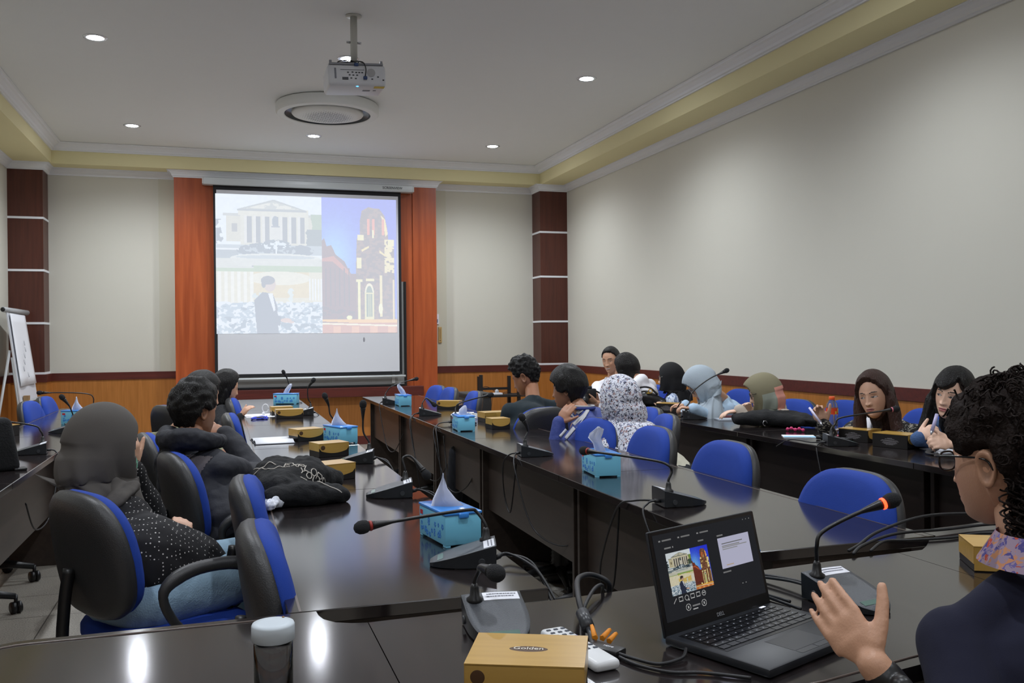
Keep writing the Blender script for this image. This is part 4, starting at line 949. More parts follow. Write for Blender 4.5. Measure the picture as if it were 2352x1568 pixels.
def hand(bm, w, f, pn, right, curl=25, spread=0., thumb=(.75, .65), sc=1., curls=None):
    """w wrist, f finger direction, pn back-of-hand normal"""
    f = V(f).normalized(); pn = V(pn); pn = (pn-f*pn.dot(f)).normalized(); s = f.cross(pn)
    if right: s = -s            # s points to the thumb side
    k = sc
    cap(bm, w+f*.012*k, w+f*.045*k, .022*k, .036*k, s, .42)
    cap(bm, w+f*.045*k+s*.008*k, w+f*.078*k+s*.008*k, .030*k, .030*k, s, .40); cap(bm, w+f*.045*k-s*.010*k, w+f*.072*k-s*.010*k, .030*k, .028*k, s, .40)
    for i, (o_, ln) in enumerate(((.031, .066), (.0105, .075), (-.0105, .070), (-.030, .056))):
        c = curls[i] if curls else curl*(1+.15*i); b = w+f*(.082-.003*abs(i-1.2))*k+s*o_*k; d = (f+s*spread*o_*30).normalized(); r = (.0092, .0096, .0090, .0078)[i]*k
        a = D2R(c); ax = d.cross(-pn).normalized()
        for j, fr in enumerate((.44, .31, .25)):
            d = Matrix.Rotation(a*(.75 if j == 0 else 1), 3, ax) @ d; e = b+d*ln*fr*k; cap(bm, b, e, r, r*.90, None, 1, 10); b = e; r *= .90
    b = w+f*.022*k+s*.024*k; d = (f*thumb[0]+s*thumb[1]-pn*.18).normalized()
    for j, (ln, r0, r1) in enumerate(((.036, .015, .0125), (.032, .0120, .0105), (.024, .0105, .0085))):
        e = b+d*ln*k; cap(bm, b, e, r0*k, r1*k, None, 1, 12); b = e; d = (d+f*.22).normalized()
SKIN = {'tan': srgb((196, 150, 122)), 'fair': srgb((222, 182, 158)), 'brown': srgb((160, 112, 84)), 'deep': srgb((120, 82, 62)), 'mid': srgb((200, 156, 130))}
skinm = attr_mat('skin', .48, bump=.15, bscale=260)
def hair_mat(name, c, r=.38): return mat(name, c, r, bump=.9, bscale=22, stretch=(18, 18, 1.2), var=.25, vscale=20, spec=.35)
hblack = hair_mat('black_hair', (15, 13, 13)); hbrown = hair_mat('dark_brown_hair', (58, 34, 26))
def interp(tab, a):
    for (a0, z0), (a1, z1) in zip(tab, tab[1:]):
        if a <= a1: t = (a-a0)/(a1-a0); t = t*t*(3-2*t); return z0+(z1-z0)*t
    return tab[-1][1]
HL = {'short': [(0, .060), (35, .058), (55, .046), (72, .002), (84, -.004), (98, .006), (112, -.03), (135, -.062), (180, -.072)],
      'crop': [(0, .064), (35, .062), (55, .05), (72, .005), (84, .006), (98, .020), (112, -.01), (135, -.05), (180, -.062)],
      'long': [(0, .078), (18, .074), (38, .062), (56, .034), (70, -.01), (82, -.10), (180, -.15)],
      'back': [(0, .074), (35, .070), (55, .055), (75, .020), (90, .010), (105, -.02), (130, -.06), (180, -.075)],
      'fringe': [(0, .030), (20, .036), (40, .052), (56, .010), (66, -.04), (76, -.10), (180, -.15)],
      'curly': [(0, .060), (35, .052), (55, .036), (72, .008), (84, .020), (98, .024), (112, -.02), (135, -.08), (180, -.10)]}
def hair_cap(Hc, F, style, m, parent, thick=.016, top=.010, lump=.004, lsc=30, na=110, ne=80, sc=1., part=None, strands=.0012, seed=0, name='hair', zoff=0):
    A, E_ = grid_surface(None, na, ne, .25, -1.45); bm = BM(); rows = []
    for el in E_:
        r = []
        for az in A:
            p = head_pt(az, el, {'nose': 0}); deg = abs(math.degrees(az)); deg = min(deg, 360-deg)
            zl = interp(HL[style], deg)+zoff
            if part is not None and deg < 60: zl += part*math.sin(az)
            jag = .004*noise.noise(V((az*9, seed, 0)))
            s = max(0, min(1, (p.z-zl-jag)/.010)); s = s*s*(3-2*s)
            d = V((p.x, p.y, p.z*.8)); d.normalize()
            th = (thick+top*max(0, p.z/.11))*s-.007*(1-s)
            q = p*lsc; th += s*(lump*noise.noise(q+V((seed, 0, 0)))+strands*noise.noise(V((az*26, el*3, seed))))
            r.append(bm.verts.new(V(Hc)+F @ ((p+d*th)*sc)))
        rows.append(r)
    for a, b in zip(rows, rows[1:]):
        for i in range(na): bm.faces.new((a[i], a[(i+1) % na], b[(i+1) % na], b[i])).smooth = True
    bm.faces.new(rows[0][::-1]); bm.faces.new(rows[-1]); bmesh.ops.recalc_face_normals(bm, faces=bm.faces[:])
    return obj(name, bm, m, parent, True)
def hair_fall(Hc, F, pieces, m, parent, voxel=.007, seed=0, name='long_hair'):
    bm = BM()
    for P, R, fl in pieces:
        W = [V(Hc)+F @ V(p) for p in P]; chain(bm, W, R, F @ V((1, 0, 0)), fl, 14)
    me = remesh(bm, voxel, 6); me.update(); Fi = F.transposed()
    nr = [v.normal.copy() for v in me.vertices]
    for v, n in zip(me.vertices, nr):
        q = Fi @ (v.co-V(Hc)); v.co += n*(.004*noise.noise(V((q.x*70, q.y*70, q.z*5+seed)))+.003*noise.noise(V((q.x*160, q.y*160, q.z*8))))
    return mesh_obj(name, me, m, parent)
def hijab(Hc, F, bodyh, m, parent, drop=.42, sh=(.225, .16), Sc=None, open_=(48, .082), seed=0, thick=.022, nfold=11, amp=.014, frontdrop=.30, name='headscarf', peak=0, back=0., mats=None):
    """cloth over the head falling to the shoulders; the face stays open"""
    na, ne = 132, 96; bm = BM(); Hc = V(Hc); Bf = frame(bodyh); rows = []; Sc = V(Sc) if Sc is not None else Hc+V((0, 0, -.22))
    meta = []
    for j in range(ne):
        t = j/(ne-1); row = []
        for i in range(na):
            az = -PI+2*PI*i/na; 
            if t < .62:
                el = PI/2-.03-(PI/2-.03+.85)*(t/.62); p = head_pt(az, el, {'nose': 0}); d = V((p.x, p.y, p.z*.6)).normalized()
                th = thick+.006*max(0, -p.z/.1)
                if p.z < .0:
                    b_ = min(1, max(0, .55-math.cos(az)))*min(1, -p.z/.03); p = V((p.x+(.078*math.sin(az)-p.x)*b_, p.y+(.100*math.cos(az)-p.y)*b_ if math.cos(az) < 0 else p.y, p.z))
                q = p+d*th
                if peak and p.y > 0 and p.z > .02: q += V((0, peak*g(az, .5)*g(p.z-.07, .05), 0))
                if p.z < -.01: q.y -= (.004+back)*min(1, (-p.z-.01)/.06)*min(1, max(0, .4-math.cos(az)*1.2))
                fold = amp*.6*max(0, .12-el)*math.sin(nfold*az+seed+3*noise.noise(V((az, seed, 0))))
                q += d*fold
                bw = .85*min(1, max(0, -p.z/.07))*max(0, .3-math.cos(az))/1.3; W = (Hc+F @ q)*(1-bw)+(Hc+Bf @ q)*bw
            else:
                u = (t-.62)/.38; p = head_pt(az, -.85, {'nose': 0}); d = V((p.x, p.y, p.z*.6)).normalized(); q = p+d*(thick+.006)
                b_ = min(1, max(0, .55-math.cos(az))); q.x += (.078*math.sin(az)*1.25-q.x)*b_
                if math.cos(az) < 0: q.y += (.118*math.cos(az)-q.y)*b_
                if p.y < .02: q.y -= (.004+back)*min(1, max(0, .4-math.cos(az)*1.2))
                bw = .85*max(0, .3-math.cos(az))/1.3; top = (Hc+F @ q)*(1-bw)+(Hc+Bf @ q)*bw; fd = max(0, math.cos(az)); dr = drop*(1-fd)+frontdrop*fd
                a_ = Bf @ V((math.sin(az)*sh[0], math.cos(az)*sh[1], 0)); bot = V((Sc.x, Sc.y, Sc.z-dr+.22))+a_
                bk = max(0, .3-math.cos(az)); mid = V((Sc.x, Sc.y, Sc.z+.045+.03*bk))+(Bf @ V((math.sin(az)*sh[0]*(.72+.10*bk), math.cos(az)*sh[1]*(.80+.08*bk), 0)))
                W = top*(1-u)**2+mid*2*u*(1-u)*1.0+bot*u*u
                W += a_.normalized()*(amp*(.3+u)*math.sin(nfold*az+seed+2.5*noise.noise(V((az*1.5, u*1.2, seed))))+.013*noise.noise(W*11))
            row.append(bm.verts.new(W)); 
        rows.append(row)
    o0, o1 = open_
    for j in range(ne-1):
        for i in range(na):
            az = -PI+2*PI*(i+.5)/na; t = (j+.5)/(ne-1)
            if t < .62:
                el = PI/2-.03-(PI/2-.03+.85)*(t/.62); z = .112*math.sin(el)
                if (math.degrees(az)/o0)**2+((z+.012)/o1)**2 < 1: continue
            f = bm.faces.new((rows[j][i], rows[j][(i+1) % na], rows[j+1][(i+1) % na], rows[j+1][i])); f.smooth = True
            if mats: f.material_index = mats(az, t)
    bm.faces.new(rows[0]); bmesh.ops.recalc_face_normals(bm, faces=bm.faces[:])
    bmesh.ops.solidify(bm, geom=bm.faces[:], thickness=.0035)
    for v in bm.verts:
        if v.co.z > Hc.z+.150 or (v.co-Hc).length > .75: v.co = Hc+V((0, 0, .135))
    return obj(name, bm, m, parent, True)
def glasses(Hc, F, parent, sc=1., rx=.024, rz=.018, thick=.0016, col=None):
    bm = BM(); L2W = lambda p: V(Hc)+F @ (V((p[0], p[1]-(.007 if p[1] > .09 else 0), p[2]+.004))*sc); m = col or mat('dark_spectacle_frame', (28, 26, 28), .3)
    for s in (-1, 1):
        P = [L2W((s*.034+rx*math.copysign(abs(math.cos(a))**.7, math.cos(a)), .099-.10*abs(rx*math.cos(a))*0, rz*math.copysign(abs(math.sin(a))**.7, math.sin(a))-.002)) for a in [2*PI*k/28 for k in range(29)]]
        tube(bm, P, thick*sc, 6, False)
        tube(bm, smooth_pts([L2W((s*.058, .098, .008)), L2W((s*.074, .085, .010)), L2W((s*.081, .03, .010)), L2W((s*.081, -.012, .006)), L2W((s*.079, -.025, -.012))], 4), thick*sc, 6)
    tube(bm, smooth_pts([L2W((-.010, .100, .003)), L2W((0, .104, .006)), L2W((.010, .100, .003))], 4), thick*sc, 6)
    o = obj('spectacles', bm, m, parent, True)
    gl = mat('spectacle_lens', (235, 240, 245), .03, trans=.97, ior=1.1)
    for s in (-1, 1):
        bm = BM()
        vs = [bm.verts.new(L2W((s*.034+rx*.97*math.copysign(abs(math.cos(a))**.7, math.cos(a)), .0985, rz*.97*math.copysign(abs(math.sin(a))**.7, math.sin(a))-.002))) for a in [2*PI*k/24 for k in range(24)]]
        f = bm.faces.new(vs); r = bmesh.ops.extrude_face_region(bm, geom=[f])
        for v in r['geom']:
            if isinstance(v, bmesh.types.BMVert): v.co += F @ V((0, .001, 0))
        bmesh.ops.recalc_face_normals(bm, faces=bm.faces[:]); obj('spectacle_lens', bm, gl, o)
    return o
class Person:
    def __init__(s, label, Hc, hy, hp=0, hr=0, by=None, pelvis=None, sw=.165, skin='tan', voxel=.006, scale=1., head=None, neckback=.02, torso=None, na=120, ne=90, Sc=None, belly=0, drop=.018):
        s.drop = drop
        s.label = label; s.Hc = V(Hc); s.F = frame(hy, hp, hr); s.by = hy if by is None else by; s.B = frame(s.by); s.sc = scale
        s.head = dict(head or {}); s.head['scale'] = scale; s.skin = SKIN[skin]; s.vox = voxel; s.na, s.ne = na, ne
        s.r = s.B @ V((1, 0, 0)); s.f = s.B @ V((0, 1, 0)); u = V((0, 0, 1))
        s.neck_top = s.Hc+s.F @ V((0, -.018, -.06))*scale
        s.Sc = V(Sc) if Sc is not None else s.Hc-u*.205*scale-s.f*neckback
        s.P = V(pelvis) if pelvis is not None else s.Sc-u*.44*scale-s.f*.05
        s.sw = sw*scale; s.arms = {}; s.bm = BM(); s.extra = []
        cap(s.bm, s.neck_top, s.Sc+u*.02, .045*scale, .050*scale); cap(s.bm, s.Sc-s.r*s.sw*.8-u*.035, s.Sc+s.r*s.sw*.8-u*.035, .034, .034)
        cap(s.bm, s.Sc-u*.08, s.P, .11*scale, .12*scale, s.r, .6)
    def arm(s, side, wrist, pole=(0, 0, -1), l1=.27, l2=.235, hand_=None, sleeve=1.0, shdrop=.02):
        """side: +1 = right arm, -1 = left"""
        l1 *= s.sc; l2 *= s.sc; Sh = s.Sc+s.r*s.sw*side-V((0, 0, shdrop+s.drop)); E, W = ik(Sh, V(wrist), l1, l2, V(pole))
        cap(s.bm, Sh, E, .038*s.sc, .034*s.sc); cap(s.bm, E, W, .034*s.sc, .024*s.sc)
        if hand_:
            h = dict(hand_); f = V(h.pop('f', (W-E))); pn = V(h.pop('pn', (0, 0, 1))); hand(s.bm, W, f, pn, side > 0, sc=h.pop('hs', .92*s.sc), **h)
        s.arms[side] = (Sh, E, W, sleeve)
        return E, W
    def rest(s, side):
        return s.arm(side, s.P+s.f*.40+s.r*.06*side+V((0, 0, .12)), tuple(s.r*side*.15+V((0, 0, -1))), hand_=dict(curl=30))
    def legs(s, knees=None, h=None, feet=True):
        kd = s.f if h is None else yawv(h); r = V((kd.y, -kd.x, 0)); s.leg = []
        for sd in (-1, 1):
            H = s.P+r*.085*sd; K = H+kd*.42*s.sc+r*.03*sd+V((0, 0, .01)); A = K+kd*.06+V((0, 0, -(K.z-.09)))
            cap(s.bm, H, K, .062, .045); cap(s.bm, K, A, .042, .03); cap(s.bm, A-V((0, 0, .03)), A+kd*.13-V((0, 0, .05)), .035, .028); s.leg.append((H, K, A, kd))
    def finish(s, group=None):
        me = remesh(s.bm, s.vox, 3); add_head(me, s.Hc, s.F, s.head, s.skin, s.na, s.ne); me.materials.clear(); me.materials.append(skinm); me.name = 'person'
        s.o = link('person', me); s.o['label'] = s.label; s.o['category'] = 'person'
        if group: s.o['group'] = group
        return s.o
    def shirt(s, m, name='shirt', fat=1., seed=1, voxel=.009, amp=.006, hem=None, collar=True, sleeves=True, extra=None, chest=.155, low=.165, depth=.66, neckopen=.062):
        bm = BM(); u = V((0, 0, 1)); k = s.sc*fat; up = (s.Sc-s.P).normalized(); mid = (s.Sc+s.P)/2
        cap(bm, s.Sc-up*.10*k, mid, chest*k, (chest-.012)*k, s.r, depth); cap(bm, mid, s.P+u*.02, (chest-.012)*k, low*k, s.r, depth)
        cap(bm, s.Sc-s.r*s.sw*.9-u*(.024+s.drop), s.Sc+s.r*s.sw*.9-u*(.024+s.drop), .052*k, .052*k); cap(bm, s.Sc+u*.012-s.f*.005, s.Sc-u*.08, .068*k, .10*k, s.r, .8)
        for sd in (-1, 1): cap(bm, s.Sc+u*.012+s.r*.045*sd, s.Sc+s.r*s.sw*.95*sd-u*(.02+s.drop), .038*k, .048*k)
        if sleeves:
            for sd, (Sh, E, W, sl) in s.arms.items():
                if sl <= .01: continue
                if sl < .5: e = Sh+(E-Sh)*min(1, sl*2); cap(bm, Sh, e, .056*k, .054*k)
                else:
                    cap(bm, Sh, E, .057*k, .050*k); w_ = E+(W-E)*min(1, (sl-.5)*2); cap(bm, E, w_, .050*k, .040*k if sl < .98 else .036*k)
        for P, R, fl in (extra or []): chain(bm, P, R, s.r, fl)
        me = remesh(bm, voxel, 5); fold_noise(me, amp, 7, (1, 1, 1), seed, .25)
        return mesh_obj(name, me, m, s.o)
    def trousers(s, m, name='trousers', seed=2, amp=.005, rad=.082):
        bm = BM(); cap(bm, s.P-s.r*.05, s.P+s.r*.05, .13, .13, s.r, .95)
        for H, K, A, kd in s.leg: cap(bm, H, K, rad+.012, rad*.82); cap(bm, K, A+V((0, 0, .04)), rad*.80, rad*.62)
        me = remesh(bm, .011, 4); fold_noise(me, amp, 8, (1, 1, 1), seed, .3); return mesh_obj(name, me, m, s.o)
    def shoes(s, m):
        for H, K, A, kd in s.leg:
            bm = BM(); cap(bm, V((A.x, A.y, .045)), V((A.x, A.y, .035))+kd*.15, .042, .034, None, .95); me = remesh(bm, .009, 3)
            for v in me.vertices: v.co.z = max(v.co.z, .002)
            mesh_obj('shoe', me, m, s.o)

# ================================================================ the people in the room
blackcloth = mat('black_cloth', (22, 22, 26), .9, bump=.3, bscale=90); jean = mat('pale_blue_denim', (150, 180, 202), .9, bump=.3, bscale=200); darkpants = mat('dark_trousers', (26, 28, 36), .9)
shoe_m = mat('dark_shoe', (24, 22, 22), .5)
# ---- woman in the grey headscarf, nearest on the left
p = Person('person in a grey headscarf and black polka-dot dress, seated on the near left blue chair', V((-0.367, 3.159, 0.972)), 68, -6, 0, by=50, pelvis=(-.25, 2.97, .54), skin='mid', neckback=.0, Sc=None, na=90, ne=70)
p.arm(1, V((-0.135, 3.136, 0.649)), (.3, -.5, -1), hand_=dict(curl=30, pn=(.3, -.2, 1)))
p.arm(-1, V((-0.294, 3.293, 0.877)), (-.2, .4, -1), hand_=dict(f=V((0.075, -0.125, 0.999)), pn=V((0.862, -0.589, -0.008)), curl=40))
p.legs(h=58); p.finish()
dots = pattern_mat('polka_dot_cloth', (18, 17, 21), (196, 192, 190), 88, .20, .9)
p.shirt(dots, 'dress_top', seed=3, fat=1.06, amp=.008, extra=[([p.P+V((0, 0, .10)), p.P+yawv(58)*.16+V((0, 0, .03))], [.175, .15], .85), ([p.P+yawv(58)*.1, p.P+yawv(58)*.26-V((0, 0, .03))], [.16, .13], .75)])
p.trousers(jean, rad=.088); p.shoes(shoe_m)
hijab(p.Hc, p.F, 50, mat('grey_scarf_cloth', (84, 80, 77), .95, bump=.08, bscale=400), p.o, drop=.30, sh=(.135, .125), Sc=p.Sc+V((.015, -.01, -.01)), seed=1.3, nfold=8, amp=.014, back=.02, thick=.026)
bm = BM(); chain(bm, smooth_pts([p.Hc+p.F @ V((.06, .05, -.13)), p.Sc+p.r*.11+p.f*.0+V((0, 0, .07)), p.Sc+p.r*.13-p.f*.08+V((0, 0, .02)), p.Sc+p.r*.10-p.f*.135+V((0, 0, -.12)), p.Sc+p.r*.09-p.f*.125+V((0, 0, -.26))], 4), [.05]*4+[.045]*4+[.036]*4+[.038]*4+[.03], p.r, .42)
me = remesh(bm, .007, 4); fold_noise(me, .006, 14, (1.5, 1.5, .4), 4, .3); mesh_obj('scarf_tail', me, MATS['grey_scarf_cloth'], p.o)
bm = BM(); ball(bm, p.Hc+p.F @ V((0, .088, -.062)), .047, p.F.to_4x4() @ Matrix.Diagonal((1, .5, .85, 1)), 20); obj('face_mask', bm, mat('green_mask_cloth', (96, 160, 132), .8), p.o, True)
# ---- man in the hooded jacket
p = Person('person with short black hair in a dark hooded jacket with grey panels, chin on hand', V((-0.113, 3.97, 1.016)), 50, -4, 0, by=55, pelvis=(-.03, 3.72, .54), skin='brown', neckback=.05, Sc=V((-0.103, 3.893, 0.831)), sw=.185, na=90, ne=70)
p.arm(1, V((0.013, 4.139, 0.89)), (.6, -.35, -.7), l1=.29, l2=.25, hand_=dict(f=V((-0.824, 0.368, 0.358)), pn=V((-0.141, -0.792, 0.602)), curl=48))
p.arm(-1, V((-0.025, 4.329, 0.75)), (-.1, .3, -1), hand_=dict(curl=30))
p.legs(h=75); p.finish()
navy = mat('dark_navy_jacket', (22, 24, 34), .75, bump=.4, bscale=25); grey = mat('charcoal_jacket_panel', (96, 90, 92), .9, bump=.2, bscale=60)
o = p.shirt(navy, 'jacket', seed=5, fat=1.14, amp=.011, voxel=.009)
o.data.materials.append(grey); iB = p.B.transposed()
for f in o.data.polygons:
    q = iB @ (f.center-p.Sc)
    if q.y < .02 and abs(q.x) < .165 and (-.16 < q.z < .02 or q.z < -.24): f.material_index = 1
p.trousers(darkpants); p.shoes(shoe_m)
bm = BM(); u = V((0, 0, 1)); P_ = [p.Sc+p.f*.055+p.r*.080+u*.065, p.Sc+p.r*.11-p.f*.02+u*.078, p.Sc+p.r*.075-p.f*.085+u*.085, p.Sc-p.f*.115+u*.075, p.Sc-p.r*.075-p.f*.085+u*.085, p.Sc-p.r*.11-p.f*.02+u*.078, p.Sc-p.r*.080+p.f*.055+u*.065]
Q_ = smooth_pts(P_, 4); chain(bm, Q_, [.030+.018*g(i-12, 7) for i in range(len(Q_))]); cap(bm, p.Sc-p.f*.12+u*.0, p.Sc-p.f*.14-u*.10, .085, .05, p.r, .55)
me = remesh(bm, .008, 4); fold_noise(me, .010, 11, (1, 1, 1), 7, .4); mesh_obj('hood', me, navy, p.o)
hair_cap(p.Hc, p.F, 'short', hblack, p.o, .018, .012, .008, 45, seed=2, sc=1.0, strands=.003)
# ---- person behind him, only cap of hair and olive shoulder
p = Person('person in an olive shirt with smooth black hair, mostly hidden behind the hooded man', V((-0.109, 5.281, 1.002)), 60, -8, by=45, pelvis=(.0, 4.85, .54), skin='tan', Sc=V((-0.245, 5.323, 0.776)), sw=.18, voxel=.008, na=70, ne=56)
p.arm(1, V((-0.022, 5.095, 0.727)), (.3, 0, -1), hand_=dict(f=(0, .1, 1), curl=40)); p.arm(-1, V((-0.099, 5.382, 0.771)), (0, .3, -1), hand_=dict(curl=40))
p.legs(h=80); p.finish(); p.shirt(mat('olive_shirt_cloth', (118, 118, 92), .9), seed=8, fat=1.08, voxel=.012); p.trousers(darkpants); p.shoes(shoe_m)
hair_cap(p.Hc, p.F, 'short', hblack, p.o, .020, .012, .003, 30, 70, 56, seed=3)
bm = BM(); q = p.arms[1]; d = (q[2]-q[1]).normalized(); cap(bm, q[2]-d*.045, q[2]-d*.02, .031, .030); obj('wristwatch', bm, blk, p.o, True)
# ---- long-haired woman at the left inner row
p = Person('person with long black hair and black top, raising one hand over white paper', V((0.02, 7.233, 0.949)), 75, -14, by=80, pelvis=(.10, 6.65, .54), skin='tan', Sc=V((-0.016, 7.191, 0.713)), voxel=.008, na=70, ne=56)
p.arm(1, V((0.119, 6.834, 0.75)), (.1, -.2, -1), hand_=dict(f=V((0.562, -0.071, 0.745)), pn=V((-0.527, -0.355, 0.605)), curls=(40, 34, 30, 26))); p.arm(-1, V((0.087, 7.211, 0.665)), (0, .3, -1), hand_=dict(curl=30))
p.legs(h=85); p.finish(); p.shirt(blackcloth, seed=9, voxel=.012); p.trousers(darkpants); p.shoes(shoe_m)
hair_cap(p.Hc, p.F, 'long', hblack, p.o, .018, .014, .003, 30, 80, 60, seed=4)
hair_fall(p.Hc, p.F, [([(0, -.045, 0), (0, -.075, -.10), (0, -.07, -.20)], [.085, .08, .05], .7), ([(-.06, -.01, -.02), (-.065, -.01, -.12), (-.06, .01, -.20)], [.035, .035, .025], 1), ([(.06, -.01, -.02), (.065, -.01, -.12), (.06, .01, -.20)], [.035, .035, .025], 1)], hblack, p.o, .009, 1)
bm = BM(); 
for dx in (-.05, .0, .04): ball(bm, p.Sc+p.f*(-.02)+p.r*(.17)+V((dx*.7, dx*.3, -.03)), (.012, .012, .006), seg=8)
obj('white_print', bm, lab, p.o)
# ---- man in the dark t-shirt
p = Person('person in a dark teal t-shirt with curly black hair, looking down, back turned', V((1.936, 5.784, 1.038)), -50, -22, by=-22, pelvis=(1.84, 5.47, .56), skin='brown', Sc=V((1.942, 5.656, 0.86)), sw=.19, voxel=.007, na=80, ne=64)
p.arm(-1, V((1.857, 5.913, 0.682)), (-.4, -.2, -1), l2=.2, sleeve=.5, hand_=dict(curl=30)); p.rest(1)
p.legs(h=-60); p.finish(); p.shirt(mat('dark_teal_cotton', (26, 38, 44), .92), 'tshirt', seed=10, fat=1.16, voxel=.011, amp=.006); p.trousers(darkpants); p.shoes(shoe_m)
hair_cap(p.Hc, p.F, 'crop', hblack, p.o, .011, .034, .016, 60, 110, 80, seed=5, strands=.003)
# ---- boy in the blue jacket
jb = mat('royal_blue_tracksuit', (40, 56, 124), .7, bump=.3, bscale=50); ws = mat('pale_stripe', (176, 176, 180), .7)
p = Person('person with bowl-cut black hair in a blue tracksuit top with white shoulder stripes', V((1.88, 4.858, 1.008)), -50, -6, by=-82, pelvis=(2.36, 4.95, .54), skin='brown', Sc=V((1.935, 4.756, 0.855)), sw=.16, voxel=.006, scale=.96, na=80, ne=64, neckback=.02)
p.arm(-1, V((1.751, 4.667, 0.837)), (-.45, .0, -1), l1=.25, l2=.17, hand_=dict(f=V((0.577, -0.023, 0.794)), pn=V((-0.604, -0.751, 0.256)), curl=10, spread=.012)); p.rest(1)
p.legs(h=-80); p.finish(); o = p.shirt(jb, 'jacket', seed=11, fat=1.10, voxel=.009, amp=.007)
p.trousers(darkpants); p.shoes(shoe_m); Sh, E, W, _ = p.arms[-1]
from mathutils.bvhtree import BVHTree
tr = BVHTree.FromPolygons([v.co.copy() for v in o.data.vertices], [tuple(f.vertices) for f in o.data.polygons])
for A_, B_ in ((V((1.912, 4.69, 0.911)), V((1.726, 4.591, 0.765))), (V((1.937, 4.682, 0.906)), V((1.757, 4.581, 0.755)))):
    bm = BM(); L_, R2_ = [], []; w_ = (B_-A_).cross(V((0.303, 0.953, -0.004))).normalized()*.0075
    for k in range(26):
        q = A_+(B_-A_)*k/25-V((0.303, 0.953, -0.004))*.7; hs_ = [tr.ray_cast(q+w_*e_, V((0.303, 0.953, -0.004))) for e_ in (-1, 1)]
        if hs_[0][0] is None or hs_[1][0] is None: continue
        L_.append(bm.verts.new(hs_[0][0]+hs_[0][1]*.003)); R2_.append(bm.verts.new(hs_[1][0]+hs_[1][1]*.003))
    for k in range(len(L_)-1):
        if (L_[k].co-L_[k+1].co).length < .04: bm.faces.new((L_[k], L_[k+1], R2_[k+1], R2_[k])).smooth = True
    bmesh.ops.recalc_face_normals(bm, faces=bm.faces[:]); bmesh.ops.solidify(bm, geom=bm.faces[:], thickness=.0015); obj('shoulder_stripe', bm, ws, o, True)
bm = BM(); Q_ = [p.Sc+V((0, 0, .050))+p.r*.062*math.cos(a)+p.f*.056*math.sin(a) for a in [2*PI*k/24 for k in range(25)]]; tube(bm, Q_, .010, 6, False); tube(bm, [q+V((0, 0, .012)) for q in Q_], .005, 6, False, 1); obj('collar', bm, [jb, ws], o, True)
hair_cap(p.Hc, p.F, 'short', hblack, p.o, .024, .012, .004, 30, 90, 70, seed=6, zoff=-.018, strands=.003, sc=.98)
# ---- woman in the white patterned headscarf
pat = pattern_mat('white_print_scarf', (214, 216, 226), [(46, 48, 62), (90, 94, 116), (150, 120, 120), (120, 122, 150)], 85, .525, .9, 'blots')
p = Person('person in a white headscarf with small dark floral print, back to the camera', V((1.974, 4.355, 0.974)), -35, -4, by=-55, pelvis=(2.26, 4.33, .54), skin='mid', Sc=V((2.028, 4.337, 0.787)), sw=.10, voxel=.008, na=70, ne=56)
p.rest(-1); p.rest(1)
p.legs(h=-60); p.finish(); p.shirt(mat('ivory_cloth', (206, 202, 184), .85, bump=.2, bscale=40), 'tunic', seed=12, fat=1.1, voxel=.011, amp=.01); p.trousers(darkpants); p.shoes(shoe_m)
hijab(p.Hc, p.F, -50, pat, p.o, drop=.44, sh=(.21, .175), Sc=p.Sc+V((-.02, -.055, -.02)), seed=2.1, nfold=7, amp=.013, thick=.024, back=.02)
# ---- smiling man with the camera
p = Person('person smiling in a white polo shirt, holding a black camera near the far wall corner', V((3.296, 7.451, 1.097)), 232, -8, -4, by=235, skin='tan', Sc=V((3.329, 7.492, 0.889)), voxel=.008, head=dict(smile=1, open=.45, lip=(.34, .12, .10, 1)), na=140, ne=110)
p.P = p.Sc+V((.03, .03, -.46)); p.arm(1, V((3.043, 7.215, 0.811)), (0, 0, -1), sleeve=.45, hand_=dict(f=V((-0.982, 0.208, 0.110)), pn=V((-0.048, -0.506, 0.801)), curl=40)); p.arm(-1, V((3.037, 7.165, 0.743)), (.2, 0, -1), sleeve=.45, hand_=dict(f=V((-0.950, 0.303, 0.259)), pn=V((-0.189, -0.572, -0.698)), curl=40))
p.legs(); p.finish(); polo = mat('white_polo_cloth', (222, 222, 228), .85); p.shirt(polo, 'polo_shirt', seed=13, voxel=.011); p.trousers(mat('grey_trousers', (120, 116, 108), .9)); p.shoes(shoe_m)
hair_cap(p.Hc, p.F, 'back', hblack, p.o, .009, .006, .002, 30, 80, 60, seed=7)
bm = BM(); Q_ = [p.Sc+V((0, 0, .045))+p.r*.070*math.cos(a)+p.f*.066*math.sin(a)-V((0, 0, .03))*max(0, math.sin(a)) for a in [2*PI*k/20 for k in range(21)]]; tube(bm, Q_, .012, 6, False); obj('collar', bm, polo, p.o, True)
# camera in his hands
cc = (p.arms[1][2]+p.arms[-1][2])/2
t = thing('camera', 'black camera with strap held by the smiling person in the white polo', 'camera', V((2.967, 7.187, 0.826)), D2R(-10))
bm = BM(); boxm(bm, (-.062, -.03, -.045), (.062, .03, .04), bev=.01); boxm(bm, (-.025, -.03, .035), (.025, .025, .062), bev=.008); obj('camera_body', bm, blk, t, True, 40)
bm = BM(); tube(bm, [(-.03, -.02, -.03), (-.05, -.06, -.05), (-.07, -.11, -.07)], [.034, .034, .036], 18); obj('lens', bm, blk, t, True)
bm = BM(); tube(bm, smooth_pts([(.06, 0, .02), (.12, .0, -.02), (.18, .02, -.12), (.24, .05, -.2)], 5), .008, 6); obj('strap', bm, blk, t, True)
